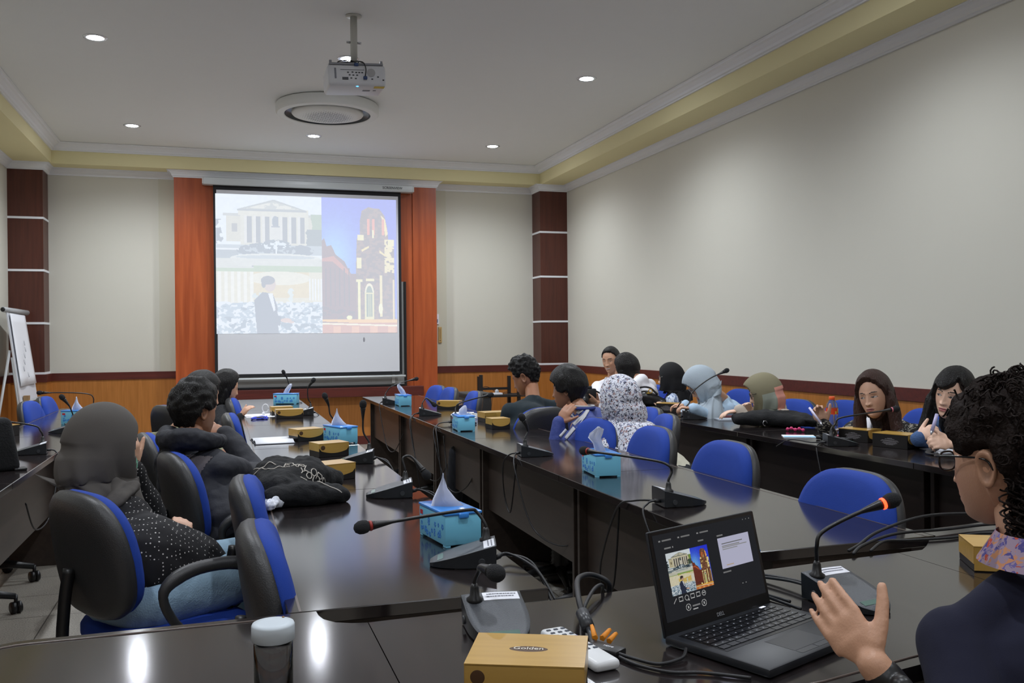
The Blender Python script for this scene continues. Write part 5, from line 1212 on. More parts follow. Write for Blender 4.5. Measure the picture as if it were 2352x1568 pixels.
# ---- long-haired woman in the white t-shirt
p = Person('person with long black hair and a white t-shirt, back turned, beside the smiling one', V((3.209, 6.953, 1.024)), -40, 0, 6, by=-40, skin='tan', Sc=V((3.282, 6.825, 0.927)), voxel=.009, na=70, ne=56)
p.P = p.Sc+V((.06, -.02, -.45)); p.arm(-1, V((3.161, 6.968, 0.716)), (0, 0, -1), sleeve=.45, hand_=dict(curl=30)); p.arm(1, V((3.519, 7.168, 0.653)), (0, 0, -1), sleeve=.45, hand_=dict(curl=30))
p.legs(); p.finish(); p.shirt(mat('white_tshirt_cloth', (226, 226, 232), .85), 'tshirt', seed=14, voxel=.012, fat=1.15); p.trousers(darkpants); p.shoes(shoe_m)
hair_cap(p.Hc, p.F, 'long', hblack, p.o, .024, .016, .003, 30, 80, 60, seed=8)
hair_fall(p.Hc, p.F, [([(0, -.04, 0), (.01, -.08, -.12), (.03, -.10, -.24)], [.095, .095, .055], .6), ([(-.07, .0, .0), (-.075, .0, -.10), (-.06, .01, -.17)], [.038, .035, .025], 1), ([(.07, 0, -.0), (.085, -.02, -.12), (.10, -.05, -.24)], [.04, .04, .02], 1)], hblack, p.o, .009, 2)
# ---- black headscarf with glasses
strip = pattern_mat('blue_white_stripes', (206, 214, 228), (110, 130, 168), 26, .50, .85, 'blots', (2.2, 2.2, .02))
p = Person('person in a black headscarf, glasses and blue striped shirt, in profile by the wall', V((3.471, 6.66, 0.965)), -58, -2, by=-55, skin='fair', Sc=V((3.5, 6.65, 0.823)), voxel=.009, na=80, ne=64)
p.P = p.Sc+V((.05, 0, -.45)); p.arm(-1, V((3.292, 6.401, 0.717)), (0, -.2, -1), hand_=dict(curl=30)); p.arm(1, V((3.576, 6.835, 0.676)), (0, .2, -1), hand_=dict(curl=30))
p.legs(); p.finish(); p.shirt(strip, seed=15, voxel=.012); p.trousers(darkpants); p.shoes(shoe_m); glasses(p.Hc, p.F, p.o, rz=.020)
hijab(p.Hc, p.F, -55, mat('black_scarf_cloth', (17, 17, 20), .9), p.o, drop=.26, sh=(.11, .11), seed=3.3, nfold=8, amp=.009, thick=.020, open_=(44, .085), Sc=p.Sc+p.f*(-.03)+V((0, 0, 0)), frontdrop=.20)
bm = BM(); tube(bm, smooth_pts([p.Sc-p.r*.07+p.f*.05+V((0, 0, .03)), p.Sc-p.r*.09+p.f*.10+V((0, 0, -.06)), p.Sc-p.r*.04+p.f*.14+V((0, 0, -.2))], 5), .006, 6); obj('lanyard', bm, mat('blue_lanyard', (40, 60, 190), .7), p.o, True)
# ---- pale blue headscarf, writing
p = Person('person in a pale blue headscarf and glasses, bent over the table writing', V((3.134, 5.561, 0.979)), -72, -38, 0, by=-72, skin='tan', Sc=V((3.426, 5.782, 0.821)), voxel=.008, na=90, ne=70)
p.P = p.Sc+V((.24, .06, -.36)); p.arm(-1, V((2.976, 5.4, 0.822)), (.0, -.1, -1), l1=.25, l2=.22, hand_=dict(f=V((-0.796, 0.464, 0.108)), pn=(0, 0, 1), curl=40)); p.arm(1, V((3.148, 5.818, 0.812)), (0, .4, -.7), hand_=dict(f=V((-0.827, 0.368, 0.008)), curl=35))
p.legs(h=-88); p.finish(); pb = mat('pale_blue_shirt_cloth', (176, 202, 226), .85, bump=.2, bscale=40); p.shirt(pb, seed=16, voxel=.011, amp=.009, fat=1.05); p.trousers(darkpants); p.shoes(shoe_m); glasses(p.Hc, p.F, p.o, rz=.021)
hijab(p.Hc, p.F, -72, mat('pale_blue_scarf_cloth', (166, 178, 188), .9, bump=.2, bscale=200), p.o, drop=.40, sh=(.20, .15), seed=4.2, nfold=9, amp=.014, thick=.022, open_=(46, .085), frontdrop=.18, peak=.02)
# ---- olive and pink headscarf
def segs(az, t):
    a = math.degrees(az)
    if t > .35 and (a < -118 or a > 160): return 1
    if a < -75 and t > .40: return 2
    return 0
p = Person('person in an olive headscarf with pink and grey panels and a beige top, in profile', V((3.262, 4.995, 0.94)), -62, -14, by=-70, skin='fair', Sc=V((3.387, 5.06, 0.819)), voxel=.008, na=90, ne=70)
p.P = p.Sc+V((.08, .02, -.42)); p.arm(-1, V((3.03, 4.911, 0.841)), (.0, -.3, -.6), hand_=dict(f=V((-0.954, 0.303, -0.091)), pn=(0, 0, 1), curl=20)); p.arm(1, V((3.288, 5.248, 0.774)), (.1, .3, -.8), hand_=dict(curl=30))
p.legs(h=-85); p.finish(); p.shirt(mat('beige_cloth', (176, 164, 152), .88, bump=.2, bscale=60), 'blouse', seed=17, voxel=.011, amp=.009, fat=1.18); p.trousers(darkpants); p.shoes(shoe_m)
hijab(p.Hc, p.F, -70, [mat('olive_scarf_cloth', (124, 118, 94), .88), mat('pink_scarf_panel', (206, 142, 126), .88), mat('grey_green_scarf_panel', (142, 148, 136), .88)], p.o, drop=.34, sh=(.15, .135), seed=5.2, nfold=8, amp=.010, thick=.020, open_=(44, .083), peak=.03, mats=segs, frontdrop=.14)
glasses(p.Hc, p.F, p.o)
# ---- woman with long brown hair and patterned cardigan
spk = pattern_mat('speckled_cardigan', (24, 22, 24), (158, 152, 140), 46, .565, .9, 'blots', (1, 1, 2.2))
p = Person('person with long brown hair in a black speckled cardigan over white, pen in hand', V((3.242, 3.952, 0.982)), 244, -4, -9, by=250, skin='mid', pelvis=None, Sc=V((3.396, 4.06, 0.814)), voxel=.0055, head=dict(gaze=1.2, open=.9, lip=(.36, .13, .12, 1)), na=230, ne=170, neckback=0)
p.P = p.Sc+V((.22, .1, -.36)); p.arm(1, V((2.985, 4.033, 0.834)), (0, .2, -1), l1=.24, l2=.23, hand_=dict(f=V((-0.294, 0.202, 0.903)), pn=V((0.466, 0.797, 0.295)), curls=(48, 42, 50, 55))); p.arm(-1, V((3.238, 3.743, 0.796)), (0, 0, -1), hand_=dict(f=V((-0.891, 0.494, 0.109)), curl=25))
p.legs(h=-95); p.finish(); p.shirt(spk, 'cardigan', seed=18, voxel=.010, amp=.008, fat=1.08); p.trousers(darkpants); p.shoes(shoe_m)
bm = BM(); cap(bm, p.Sc+p.f*.055+V((0, 0, .02)), p.Sc+p.f*.105-V((0, 0, .18)), .055, .062, p.r, .45); me = remesh(bm, .008, 3); fold_noise(me, .003, 16, seed=2); mesh_obj('white_blouse', me, mat('white_polo_cloth', (222, 222, 228), .85), p.o)
for s in (-1, 1):
    bm = BM(); a_ = p.Sc+p.f*.075+V((0, 0, .045)); cap(bm, p.Sc+p.r*.062*s+p.f*.035+V((0, 0, .06)), p.Sc+p.r*.045*s+p.f*.115-V((0, 0, .02)), .014, .026, p.r, .4); obj('collar', bm, MATS['white_polo_cloth'], p.o, True)
hair_cap(p.Hc, p.F, 'long', hbrown, p.o, .017, .013, .002, 30, 150, 110, seed=9)
hair_fall(p.Hc, p.F, [([(0, -.05, .02), (0, -.07, -.12), (0, -.06, -.26)], [.085, .085, .06], .6), ([(-.070, .012, .045), (-.086, .020, -.03), (-.094, .030, -.12), (-.105, .045, -.22), (-.10, .06, -.30)], [.022, .030, .034, .038, .026], .75), ([(.070, .012, .045), (.086, .020, -.03), (.094, .030, -.12), (.105, .045, -.22), (.12, .05, -.31)], [.022, .030, .036, .040, .028], .75)], hbrown, p.o, .006, 3)
pw_, pf_ = p.arms[1][2], V((-0.294, 0.202, 0.903))
# ---- woman with black fringe and denim jacket
p = Person('person with straight black hair and fringe in a denim jacket, hands raised over the table', V((3.364, 3.546, 1.006)), 250, -2, 11, by=252, skin='fair', Sc=V((3.513, 3.603, 0.846)), voxel=.0055, head=dict(gaze=1.0, lip=(.52, .17, .17, 1), open=1.), na=230, ne=170)
p.P = p.Sc+V((.22, .1, -.36)); p.arm(1, V((3.079, 3.479, 0.804)), (-.2, .2, -1), l1=.22, l2=.20, hand_=dict(f=V((0.534, -0.483, 0.545)), pn=V((-0.686, -0.357, 0.457)), curls=(50, 55, 58, 60))); p.arm(-1, V((3.132, 3.304, 0.804)), (0, -.2, -1), l1=.24, l2=.21, hand_=dict(f=V((-0.951, 0.303, 0.159)), pn=V((-0.142, -0.792, 0.502)), curls=(45, 50, 52, 55)), sleeve=.8)
p.legs(h=-95); p.finish(); den = mat('blue_denim_jacket', (60, 88, 132), .9, bump=.4, bscale=150, var=.2); p.shirt(den, 'denim_jacket', seed=19, voxel=.010, amp=.007, fat=1.08); p.trousers(darkpants); p.shoes(shoe_m)
bm = BM(); cap(bm, p.Sc+p.f*.05+V((0, 0, .02)), p.Sc+p.f*.11-V((0, 0, .2)), .06, .065, p.r, .45); me = remesh(bm, .009, 3); mesh_obj('black_top', me, blackcloth, p.o)
hair_cap(p.Hc, p.F, 'fringe', hblack, p.o, .019, .014, .002, 30, 150, 110, seed=10, part=-.030)
hair_fall(p.Hc, p.F, [([(0, -.05, .02), (0, -.07, -.12), (0, -.06, -.26)], [.088, .085, .06], .6), ([(-.074, .012, .03), (-.086, .020, -.04), (-.088, .030, -.12), (-.085, .055, -.22), (-.07, .075, -.32)], [.022, .028, .030, .034, .026], .75), ([(.074, .012, .03), (.088, .020, -.04), (.090, .030, -.12), (.085, .055, -.22), (.07, .075, -.30)], [.024, .032, .036, .036, .026], .75)], hblack, p.o, .006, 4)
# ---- the speaker in the right foreground
p = Person('person with curly dark hair and glasses in a navy top, gesturing beside the laptop', V((1.312, 1.261, 1.075)), -12, -5, 0, by=14, skin='tan', Sc=V((1.277, 1.166, 0.865)), sw=.142, drop=.05, voxel=.0042, na=200, ne=150, head=dict(lip=(.34, .13, .11, 1)))
p.P = p.Sc+V((.02, -.10, -.42))
p.arm(-1, V((0.909, 1.115, 0.815)), (-.1, -.7, -.9), l1=.27, l2=.25, sleeve=.62, hand_=dict(f=V((-0.206, 0.719, 0.622)), pn=V((-0.717, -0.611, 0.187)), curls=(7, 9, 10, 12), spread=.008, thumb=(.62, .80), hs=.93)); p.arm(1, (1.72, 1.42, .80), (.5, -.3, -.8), hand_=dict(curl=30))
p.legs(h=5); p.finish(); p.shirt(mat('navy_knit', (20, 22, 44), .95, bump=.06, bscale=400), 'sweater', seed=20, voxel=.007, amp=.005, fat=1.04); p.trousers(darkpants); p.shoes(shoe_m)
flor = pattern_mat('floral_collar_cloth', (170, 150, 168), [(196, 84, 60), (90, 84, 150), (206, 150, 110), (120, 110, 170)], 70, .50, .85, 'blots')
bm = BM(); Q_ = [p.Sc+V((0, 0, .078))+p.r*(.066*math.cos(a)+.006)+p.f*.070*math.sin(a) for a in [2*PI*k/28 for k in range(29)]]
R1 = [bm.verts.new(q+V((0, 0, .028))) for q in Q_]; R2 = [bm.verts.new(q+(q-p.Sc-V((0, 0, .078))).normalized()*.030-V((0, 0, .022))) for q in Q_]
for a, b, c, d in zip(R1, R1[1:], R2[1:], R2): bm.faces.new((a, b, c, d)).smooth = True
bmesh.ops.solidify(bm, geom=bm.faces[:], thickness=.004); obj('floral_collar', bm, flor, p.o, True)
hcur = mat('dark_curly_hair', (30, 22, 19), .75, bump=.6, bscale=160, var=.4, vscale=40, spec=.15)
hair_cap(p.Hc, p.F, 'curly', hcur, p.o, .012, .022, .014, 38, 150, 110, seed=11, strands=.006)
bm = BM(); rnd = random.Random(9)
for k in range(760):
    az = rnd.uniform(-PI, PI); el = rnd.uniform(-.75, 1.5); q = head_pt(az, el, {'nose': 0}); deg = abs(math.degrees(az))
    if q.z < interp(HL['curly'], deg)+.012 or (66 < deg < 106 and q.z < .04): continue
    d = V((q.x, q.y, q.z*.8)).normalized(); b0 = q+d*(rnd.uniform(.0, .016)*(.15 if deg < 80 else 1)-(.004 if deg < 80 else -.004)+.02*max(0, q.z/.11)+.012*max(0, -q.y/.09)); r = rnd.uniform(.004, .009); n = rnd.randint(8, 16); ax_ = V((rnd.uniform(-1, 1), rnd.uniform(-1, 1), rnd.uniform(-1.2, .3)))+d*.4; ax_.normalize(); x_, y_, _ = frame_from(ax_); ph = rnd.uniform(0, 6)
    P_ = [p.Hc+p.F @ (b0+ax_*(i*.0022)+(x_*math.cos(ph+i*.75)+y_*math.sin(ph+i*.75))*r) for i in range(n)]; tube(bm, P_, .0019, 3, False)
for k in range(260): # looser curls at the nape
    az = rnd.uniform(2.0, PI)*rnd.choice((-1, 1)); q = V((math.sin(az)*.075, math.cos(az)*.085, rnd.uniform(-.13, -.02))); r = rnd.uniform(.006, .012); ph = rnd.uniform(0, 6); d = V((q.x, q.y, 0)).normalized(); b0 = q+d*rnd.uniform(.0, .035)
    P_ = [p.Hc+p.F @ (b0+V((0, 0, -i*.003))+V((math.cos(ph+i*.8), math.sin(ph+i*.8), 0))*r) for i in range(18)]; tube(bm, P_, .0019, 3, False)
o = obj('hair_curls', bm, hcur, p.o, True); tag(o, kind='stuff')
glasses(p.Hc, p.F, p.o, rx=.023, rz=.017, thick=.0019, col=mat('black_spectacle_frame', (14, 14, 18), .2))
bm = BM(); Sh, E, W, _ = p.arms[-1]; d = (W-E).normalized(); cap(bm, W-d*.045, W-d*.022, .0285, .0275, None, 1, 24); x_, y_, _q = frame_from(d); cap(bm, W-d*.036+V((-0.175, -0.888, 0.302))*.022, W-d*.036+V((-0.175, -0.888, 0.302))*.036, .017, .016, None, 1, 20); me = remesh(bm, .003, 3); mesh_obj('wristwatch', me, blk, p.o)

# ================================================================ things on the tables and round the room
def lump(name, label, cat, pieces, m, voxel=.008, amp=.008, sc=14, seed=1, side=None, parent=None, fine=.3, floor=None):
    bm = BM()
    for P, R, fl in pieces: chain(bm, [V(q) for q in P], R, side, fl, 20)
    me = remesh(bm, voxel, 5); fold_noise(me, amp, sc, (1, 1, 1), seed, fine)
    if floor is not None:
        for v in me.vertices: v.co.z = max(v.co.z, floor)
    o = mesh_obj(name, me, m, parent)
    if label: tag(o, label, cat)
    return o
# ---- laptop
t = thing('laptop', 'open black laptop showing a slide in presenter view, on the near table', 'laptop', (.747, 1.459, .75), math.atan2(.12, .296), None)
lk = mat('laptop_black', (30, 33, 39), .42); lkey = mat('laptop_key', (24, 26, 31), .35); lbz = mat('laptop_bezel', (12, 13, 16), .3)
W_, D_ = .319, .215
bm = BM(); boxm(bm, (0, -D_, .002), (W_, .004, .017), bev=.004, seg=2); bs = obj('base', bm, lk, t, True, 40)
bm = BM(); boxm(bm, (.018, -.118, .0168), (W_-.018, -.012, .0174)); kb = obj('keyboard_well', bm, lbz, bs)
bm = BM(); ys = -.016
for r, (n, h) in enumerate(((15, .010), (14, .0155), (14, .0155), (13, .0155), (12, .0155), (9, .0155))):
    x = .021; tot = W_-.042; w0 = tot/n
    wd = [w0]*n
    if r == 5: wd = [w0*.8]*3+[tot-w0*.8*8]+[w0*.8]*5; 
    elif r > 1: wd = [w0*(1+.18*r)]+[w0*(n-2-.36*r+ .0)/(n-2)]*(n-2)+[w0*(1+.18*r)]
    for w_ in wd:
        boxm(bm, (x+.0012, ys-h+.0012, .0172), (x+w_-.0012, ys-.0012, .0186)); x += w_
    ys -= h+.0012
o = obj('keyboard_keys', bm, lkey, kb)
bm = BM(); rnd = random.Random(4); ys = -.016
for r in range(6):
    h = .010 if r == 0 else .0155; n = 14 if r < 5 else 0; w0 = (W_-.042)/14
    for k in range(n): boxm(bm, (.021+k*w0+.006, ys-h*.55-.0012, .01862), (.021+k*w0+.0095, ys-h*.55+.0012, .01872))
    ys -= h+.0012
obj('key_print', bm, mat('key_legend', (150, 154, 162), .6), kb)
bm = BM(); boxm(bm, (.108, -.190, .0170), (.208, -.130, .0173)); boxm(bm, (.108, -.205, .0170), (.157, -.192, .0174)); boxm(bm, (.159, -.205, .0170), (.208, -.192, .0174)); obj('touchpad', bm, mat('touchpad_grey', (38, 41, 48), .3), bs)
bm = BM(); boxm(bm, (W_-.036, -.205, .0169), (W_-.012, -.188, .0174)); obj('palmrest_sticker', bm, mat('pale_blue_sticker', (150, 176, 214), .4), bs)
bm = BM(); boxm(bm, (.27, -.010, .0169), (.285, -.004, .0174)); obj('power_key', bm, mat('lit_key', (220, 224, 240), .4, emit=.8), bs)
th = D2R(13); LM = Matrix.Translation((0, .002, .012)) @ Matrix.Rotation(-th, 4, 'X')
bm = BM(); boxm(bm, (0, 0, 0), (W_, .006, .188), M=LM, bev=.0028, seg=2); lid = obj('lid', bm, lk, t, True, 40)
bm = BM(); boxm(bm, (.002, -.0012, .002), (W_-.002, .0, .186), M=LM); obj('bezel', bm, lbz, lid)
def lp(x, z, d=-.0016): return LM @ V((x, d, z))
def laptop_img():
    H, W = 170, 292; im = np.ones((H, W, 3))*np.array([.012, .013, .017])
    sl = paint_slide(117, 84, 0); im[40:124, 26:143] = np.clip(sl*1.0, 0, 1)
    im[34:98, 176:272] = (.60, .60, .78); im[46:48, 186:250] = .18; im[51:53, 186:240] = .3; im[54:56, 186:262] = .34; im[58:60, 186:232] = .36; im[91:93, 190:212] = (.6, .45, .3)
    for x0 in (14, 66, 120): im[12:15, x0:x0+5] = .3; im[12:15, x0+9:x0+34] = .22
    im[28:31, 26:44] = .25; im[28:31, 48:50] = .5; im[28:31, 120:136] = .22; im[27:30, 176:194] = .25; im[104:107, 176:200] = .22; im[5:7, 262:264] = .3; im[5:7, 272:274] = .3; im[5:7, 282:284] = .4
    for k, cx in enumerate((30, 46, 62, 78, 94, 110)):
        yy, xx = np.ogrid[:H, :W]
        if k in (0,): 
            for q in range(9): im[137-q//1:139-q//1, cx-4+q] = .55
        elif k in (2, 5):
            rr = np.hypot(yy-133, xx-cx); im[(rr < 5.5) & (rr > 4.2)] = .5
            if k == 5: im[132:134, cx-3:cx+4] = .5
            else: im[137:140, cx+4:cx+7] = .5
        else: im[128:130, cx-5:cx+6] = .5; im[136:138, cx-5:cx+6] = .5; im[128:138, cx-5:cx-4] = .5; im[128:138, cx+5:cx+6] = .5
    for cx in (62, 106):
        yy, xx = np.ogrid[:H, :W]; rr = np.hypot(yy-152, xx-cx); im[(rr < 7) & (rr > 5.6)] = .55; im[150:155, cx-1:cx+2] = .6
    im[151:154, 74:95] = .25; im[158:160, 74:88] = .6; im[136:138, 226:229] = .3; im[136:138, 236:239] = .3
    return im
picture('screen_image', laptop_img(), lp(.010, .180), lp(W_-.010, .180), lp(.010, .026), .9, lid, attr_mat('lit_picture_0.9', 1, emit=.62))
text_obj('maker_name', 'DELL', .010, LM @ Matrix.Translation((W_/2, -.0016, .013)) @ Matrix.Rotation(PI/2, 4, 'X'), mat('silver_letter', (150, 152, 158), .4), lid)
def wire(name, label, P, r=.003, m=None, cat='cable', parent=None, n=8):
    bm = BM(); tube(bm, smooth_pts(P, n), r, 8); o = obj(name, bm, m or cab, parent, True)
    if label: tag(o, label, cat)
    return o
# ---- display adapter with orange ribbon and its thick cable
t = thing('display_adapter', 'black video adapter with orange ribbons and a thick looped cable, left of the laptop', 'adapter', (.632, 1.462, .75), D2R(-58))
bm = BM(); boxm(bm, (-.032, -.016, 0), (.032, .016, .013), bev=.003); obj('adapter_body', bm, blk, t, True, 40)
text_obj('adapter_print', 'HDMI', .008, Matrix.Translation((.005, 0, .0132)), lab, t)
Mi = T(.632, 1.462, .75, D2R(-58)).inverted()
bm = BM(); tube(bm, [Mi @ V(q) for q in smooth_pts([(.618, 1.485, .757), (.634, 1.535, .760), (.640, 1.575, .770)], 4)], .006, 8); tube(bm, [Mi @ V(q) for q in [(.637, 1.555, .766), (.641, 1.595, .782)]], .0125, 12); obj('plug', bm, mat('dark_grey_plastic', (52, 54, 58), .35), t, True)
bm = BM(); tube(bm, [Mi @ V(q) for q in smooth_pts([(.641, 1.595, .782), (.655, 1.65, .80), (.70, 1.76, .80), (.76, 1.83, .785), (.80, 1.83, .76), (.79, 1.85, .70)], 8)], .0058, 8); tube(bm, [Mi @ V(q) for q in smooth_pts([(.646, 1.60, .775), (.68, 1.68, .765), (.735, 1.76, .775), (.775, 1.81, .765), (.785, 1.84, .72)], 8)], .004, 8); obj('cable', bm, cab, t, True)
bm = BM()
for a, b in (((.627, 1.50, .765), (.640, 1.545, .772)), ((.640, 1.497, .764), (.665, 1.52, .770)), ((.650, 1.49, .760), (.672, 1.508, .766))): tube(bm, [Mi @ V(a), Mi @ V(b)], [.006, .004], 5)
obj('orange_ribbon', bm, mat('orange_ribbon', (226, 140, 30), .6), t)
wire('video_cable', 'thin black cable running from the adapter to the left side of the laptop', [(.640, 1.437, .758), (.66, 1.405, .756), (.69, 1.375, .754), (.735, 1.38, .757), (.757, 1.405, .762)], .0032)
wire('power_cable', 'thin black cable lying on the table in front of the adapter', [(.640, 1.425, .755), (.655, 1.38, .754), (.69, 1.335, .754), (.74, 1.315, .754), (.80, 1.27, .754)], .003)
# ---- remote control
t = thing('remote_control', 'white remote control with dark buttons behind the nearest snack box', 'remote control', (.585, 1.475, .75), D2R(8))
bm = BM(); boxm(bm, (-.025, -.10, .001), (.025, .10, .019), bev=.008, seg=3); rc = obj('remote_body', bm, mat('remote_white', (214, 216, 218), .35), t, True, 40)
for r in range(8):
    for c_ in (-1, 0, 1):
        if r in (4,) and c_: continue
        bm = BM(); boxm(bm, (c_*.0145-.0042, .082-r*.0165-.0032, .0185), (c_*.0145+.0042, .082-r*.0165+.0032, .0205), bev=.001, seg=1); obj('button', bm, mat('button_blue', (40, 60, 150), .5) if (r, c_) == (3, 1) else mat('button_dark', (56, 62, 74), .5), rc)
# ---- drinking bottle in the foreground
t = thing('drinking_bottle', 'clear drinking bottle with a pale round cap at the lower edge of the picture', 'bottle', (.068, 1.40, .75), 0)
bm = BM(); lathe(bm, [(.026, 0.0), (.0285, .004), (.0285, .100), (.024, .104), (.0225, .104), (.0265, .098), (.0265, .006), (.001, .005)], 40, cap=False); bm.faces.new([v for v in bm.verts[:40]][::-1]); obj('bottle_body', bm, mat('clear_plastic', (232, 234, 236), .04, trans=1, ior=1.45), t, True)
bm = BM(); lathe(bm, [(.028, .104), (.0315, .106), (.0315, .127), (.030, .130), (.020, .131), (.001, .131)], 40); obj('bottle_cap', bm, mat('cap_pale_blue', (196, 206, 214), .45), t, True)
bm = BM(); ball(bm, (.016, .020, .1312), (.0022, .0022, .001), seg=8); obj('cap_mark', bm, mat('cap_mark_brown', (150, 110, 70), .6), t)
# ---- black tote bag with script print
bagm = mat('black_canvas', (16, 17, 20), .92, bump=.3, bscale=160)
bag = lump('tote_bag', 'crumpled black tote bag with white script lettering, on the left inner row', 'bag', [([(.150, 3.17, .80), (.18, 3.34, .825), (.23, 3.46, .81)], [.055, .085, .055], .8), ([(.19, 3.14, .80), (.28, 3.30, .825), (.375, 3.36, .79)], [.06, .088, .05], .75), ([(.155, 3.08, .785), (.28, 3.10, .79), (.38, 3.12, .778)], [.036, .055, .034], .85), ([(.14, 3.3, .79), (.08, 3.38, .80)], [.045, .03], .6)], bagm, .007, .012, 9, 3, floor=.7505, fine=.45)
wpr = mat('white_screen_print', (190, 184, 176), .8)
def stroke_text(s, org, ex, ey, size, sep=1.0):
    G = {'E': [[(1, 0), (0, 0), (0, 1), (1, 1)], [(0, .5), (.8, .5)]], 'X': [[(0, 0), (1, 1)], [(0, 1), (1, 0)]], 'P': [[(0, 0), (0, 1), (.8, 1), (1, .75), (.8, .5), (0, .5)]], 'L': [[(0, 1), (0, 0), (1, 0)]], 'O': [[(.5+.5*math.cos(a), .5+.5*math.sin(a)) for a in [2*PI*k/14 for k in range(15)]]], 'R': [[(0, 0), (0, 1), (.8, 1), (1, .75), (.8, .5), (0, .5)], [(.5, .5), (1, 0)]], 'Y': [[(0, 1), (.5, .5), (1, 1)], [(.5, .5), (.4, 0)]], 'U': [[(0, 1), (0, .3), (.3, 0), (.7, 0), (1, .3), (1, 1)]], 'S': [[(1, .85), (.7, 1), (.2, 1), (0, .75), (.3, .55), (.8, .45), (1, .2), (.7, 0), (.2, 0), (0, .15)]], 'F': [[(0, 0), (0, 1), (1, 1)], [(0, .5), (.7, .5)]]}
    out = []; x = 0
    for ch in s:
        for P in G.get(ch, []):
            L = []
            for (a, b), (c, d) in zip(P, P[1:]):
                for k in range(4): t_ = k/4; L.append((a+(c-a)*t_, b+(d-b)*t_))
            L.append(P[-1]); out.append([(org[0]+ex[0]*(x+a*.7)*size+ey[0]*b*size, org[1]+ex[1]*(x+a*.7)*size+ey[1]*b*size) for a, b in L])
        x += sep
    return out
EX, EY, DD, O3 = V((.93, -.25, -.26)), V((.12, .62, .76)), V((-.10, .76, -.64)), V((.20, 3.20, .845))
def on_bag3(curves, r=.0019):
    from mathutils.bvhtree import BVHTree
    bm = BM(); me = bag.data; tr = BVHTree.FromPolygons([v.co.copy() for v in me.vertices], [tuple(p_.vertices) for p_ in me.polygons])
    for P in curves:
        Q = []
        for x, y in P:
            h = tr.ray_cast(O3+EX*x+EY*y-DD*.4, DD)
            if h[0] is not None and (not Q or (h[0]-Q[-1]).length < .05): Q.append(h[0]+h[1]*.0012)
        if len(Q) > 1: tube(bm, Q, r, 5)
    return bm
cv = stroke_text('EXPLORE', (-.005, .030), (1, -.10), (.25, 1), .027, .84)+stroke_text('YOUR', (.045, .0), (1, -.10), (.25, 1), .026, .95)
sw_ = [[(-.10+.012*k, .02+.012*math.sin(k*1.1)) for k in np.arange(0, 8, .25)], [(-.10+.010*k, .045+.010*math.cos(k*1.3)) for k in np.arange(0, 7, .25)], [(.05+.016*k, -.020-.004*k+.004*math.sin(k)) for k in np.arange(0, 9, .4)]]
obj('script_print', on_bag3(cv+sw_), wpr, bag, True)
lump('plastic_pouch', 'crumpled white plastic pouch under the left end of the tote bag', 'pouch', [([(.135, 3.02, .77), (.165, 3.13, .79)], [.03, .035], .5), ([(.13, 3.10, .775), (.17, 3.06, .775)], [.028, .03], .6)], mat('white_plastic_film', (214, 218, 228), .25), .005, .010, 22, 6, floor=.7505, fine=.6)
# ---- papers, notebooks and small things
def sheet(name, label, cat, x, y, rz, w, h, m, th=.003, z=.75, par=None):
    bm = BM(); boxm(bm, (-w/2, -h/2, 0), (w/2, h/2, th), bev=min(.0012, th*.4), seg=1); o = obj(name, bm, m, par); o.location = (x, y, z); o.rotation_euler = (0, 0, rz)
    if label: tag(o, label, cat)
    return o
pap = mat('white_paper', (226, 228, 234), .7); teal = mat('teal_print', (110, 196, 200), .6)
p_ = sheet('worksheet', 'white and teal sheet of paper between the tote bag and the hooded man', 'paper', .30, 4.18, D2R(10), .21, .30, pap, .002)
sheet('teal_panel', None, None, .02, .08, 0, .15, .08, teal, .0008, .002, p_)
t = thing('notebook', 'open white notebook in front of the hooded man', 'notebook', (.255, 5.12, .75), D2R(4))
bm = BM()
for s in (-1, 1):
    g_ = [[bm.verts.new((.0+x_, s*y_, .004+.014*math.sin(min(1, y_/.12)*PI)**.7)) for x_ in (-.10, .10)] for y_ in (.002, .02, .05, .08, .11, .13)]
    for a, b in zip(g_, g_[1:]): bm.faces.new((a[0], a[1], b[1], b[0]))
bmesh.ops.recalc_face_normals(bm, faces=bm.faces[:]); bmesh.ops.solidify(bm, geom=bm.faces[:], thickness=.002); obj('pages', bm, pap, t, True)
bm = BM(); boxm(bm, (-.105, -.136, 0), (.105, .136, .003)); obj('cover', bm, mat('dark_cover', (40, 44, 56), .5), t)
sheet('worksheet', 'white sheet of paper under the raised hand of the long-haired woman', 'paper', .27, 6.92, D2R(3), .24, .30, pap, .002)
bm = BM(); rnd = random.Random(2)
tube(bm, smooth_pts([(.245+.05*math.cos(k*1.3)+rnd.uniform(-.01, .01), 6.66+.10*math.sin(k*1.7), .755+.004*(k % 2)) for k in range(12)], 5), .004, 6); lan = obj('lanyard', bm, mat('blue_lanyard', (40, 60, 190), .7), None, True); tag(lan, 'coiled blue lanyard lying beside the far white paper', 'lanyard')
bm = BM(); boxm(bm, (.225, 6.60, .7505), (.275, 6.66, .765), bev=.003); obj('lanyard_clip', bm, blk, lan)
bm = BM(); tube(bm, [(.30+.022*math.cos(a), 6.98, .80+.030*math.sin(a)) for a in [2*PI*k/20 for k in range(20)]], .003, 6); ball(bm, (.285, 6.97, .762), .012, seg=10); tag(obj('earphones', bm, mat('white_plastic_cord', (220, 222, 226), .4), None, True), 'white looped earphones beside the scalloped snack box', 'earphones')
sheet('notebook', 'thin white notebook on the right inner row behind the microphone', 'notebook', 1.66, 6.42, D2R(-20), .15, .22, pap, .008)
sheet('worksheet', 'white booklet beside the snack boxes on the right inner row', 'paper', 1.60, 6.12, D2R(12), .15, .12, pap, .004)
